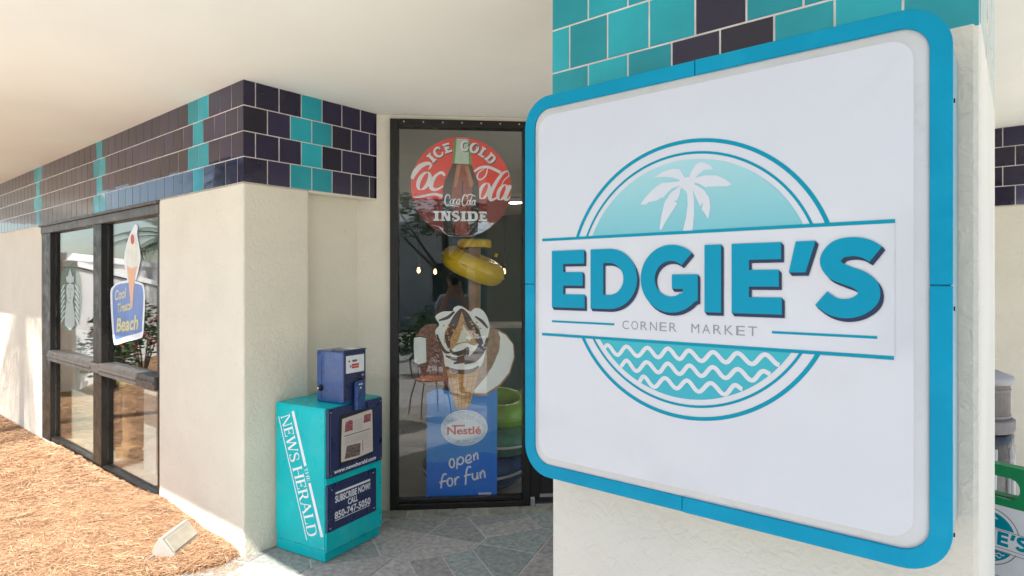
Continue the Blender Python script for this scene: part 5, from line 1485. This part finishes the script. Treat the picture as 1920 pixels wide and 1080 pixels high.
# local frame: +y forwards, x right, z up; camera held in front of the face
J = [((0, -.02, .95), (.15, .10)), ((0, -.02, 1.10), (.135, .095)), ((0, -.01, 1.28), (.155, .105)), ((0, -.02, 1.42), (.10, .075)), ((0, 0, 1.50), (.052, .055)),
     ((0, .015, 1.60), (.070, .085)), ((0, .010, 1.70), (.074, .092)), ((0, 0, 1.775), (.050, .062))]
E_ = [(0, 1), (1, 2), (2, 3), (3, 4), (4, 5), (5, 6), (6, 7)]
for s in (-1, 1):
    b = len(J)
    J += [((s * .17, -.02, 1.41), .058), ((s * .235, .03, 1.24), .046), ((s * .225, .10, 1.13), .042), ((s * .15, .16, 1.34), .036), ((s * .085, .185, 1.52), .027), ((s * .07, .19, 1.575), (.022, .034))]
    E_ += [(3, b), (b, b + 1), (b + 1, b + 2), (b + 2, b + 3), (b + 3, b + 4), (b + 4, b + 5)]
    l = len(J)
    J += [((s * .095, -.02, .88), .088), ((s * .11, .01, .50), .060), ((s * .115, -.03, .27), .052), ((s * .115, -.03, .09), .036), ((s * .12, .05, .035), (.040, .030)), ((s * .125, .15, .025), (.036, .022))]
    E_ += [(0, l), (l, l + 1), (l + 1, l + 2), (l + 2, l + 3), (l + 3, l + 4), (l + 4, l + 5)]
skin('body', J, E_, 'skin', per, 0)
JS = [((0, -.02, .93), (.168, .118)), ((0, -.02, 1.10), (.155, .113)), ((0, -.01, 1.28), (.170, .120)), ((0, -.02, 1.415), (.112, .088)), ((0, -.01, 1.455), (.068, .066))]
ES = [(0, 1), (1, 2), (2, 3), (3, 4)]
for s in (-1, 1):
    b = len(JS); JS += [((s * .17, -.02, 1.405), .072), ((s * .228, .02, 1.27), .064), ((s * .240, .04, 1.21), .062)]; ES += [(3, b), (b, b + 1), (b + 1, b + 2)]
skin('shirt', JS, ES, 'shirt', per, 0)
JP = [((0, -.02, .96), (.165, .115))]; EP = []
for s in (-1, 1):
    b = len(JP); JP += [((s * .095, -.02, .86), .104), ((s * .112, .0, .58), .088), ((s * .113, .0, .52), .086)]; EP += [(0, b), (b, b + 1), (b + 1, b + 2)]
skin('shorts', JP, EP, 'shorts', per, 0)
for s in (-1, 1):
    skin('shoe', [((s * .118, -.07, .045), (.042, .040)), ((s * .12, .04, .04), (.048, .038)), ((s * .126, .17, .03), (.042, .026))], [(0, 1), (1, 2)], 'shoe', per, 1)
    # fingers wrapped round the camera's sides
    for k in range(4):
        z = 1.60 + k * .017
        MB().tube([(s * .082, .165, z - .012), (s * .088, .20, z), (s * .074, .226, z + .003), (s * .052, .232, z + .003)], [.010, .0095, .009, .007], 7).obj('finger', 'skin', per, smooth=True)
    MB().tube([(s * .078, .165, 1.585), (s * .066, .145, 1.60), (s * .045, .140, 1.612)], [.012, .011, .009], 7).obj('thumb', 'skin', per, smooth=True)
    MB().lathe([(.006, -.02), (.019, -.018), (.022, .012), (.012, .03)], 10).obj('ear', 'skin', per, smooth=True, loc=(s * .077, -.005, 1.665))
hr = MB()
for i in range(9):
    pass
hm = MB().lathe([(.105, 0), (.110, .03), (.100, .075), (.070, .11), (.03, .125), (.002, .128)], 24).obj('hair', 'hair', per, smooth=True, loc=(0, -.018, 1.695))
hm.scale = (.82, 1.0, 1.0)
MB().lathe([(.012, 0), (.018, .012), (.010, .035), (.006, .05)], 10).obj('nose', 'skin', per, smooth=True, loc=(0, .098, 1.635))
for s in (-1, 1):
    MB().lathe([(.004, -.008), (.011, -.004), (.011, .004), (.004, .008)], 10).obj('eye', 'print_white', per, smooth=True, loc=(s * .032, .088, 1.682))
MB().box(-.024, .024, .090, .099, 1.585, 1.592).obj('mouth', 'photo_red', per, bevel=.003)
pc = thing('photo_camera', 'black photo camera held up to the face', 'camera', tuple(FW * -.235 + Vector((0, 0, EYE - .05))), R(39.7))
MB().box(-.070, .070, .150, .196, -.0, .095).obj('camera_body', 'black', pc, bevel=.008)
MB().prism_y([(-.032, .0955), (.032, .0955), (.022, .130), (-.022, .130)], .148, .198).obj('viewfinder', 'black', pc, bevel=.005)
o = MB().lathe([(.034, 0), (.034, .028), (.030, .030)], 28).obj('lens', 'black', pc, smooth=False, loc=(0, .1965, .05)); o.rotation_euler = (R(-90), 0, 0)
MB().tube([(-.07, .172, .085), (-.09, .12, .05), (-.075, .0, -.12), (-.05, -.10, -.14), (0, -.125, -.13), (.05, -.10, -.14), (.075, .0, -.12), (.09, .12, .05), (.07, .172, .085)], .008, 6).obj('strap', 'black', pc, smooth=True)
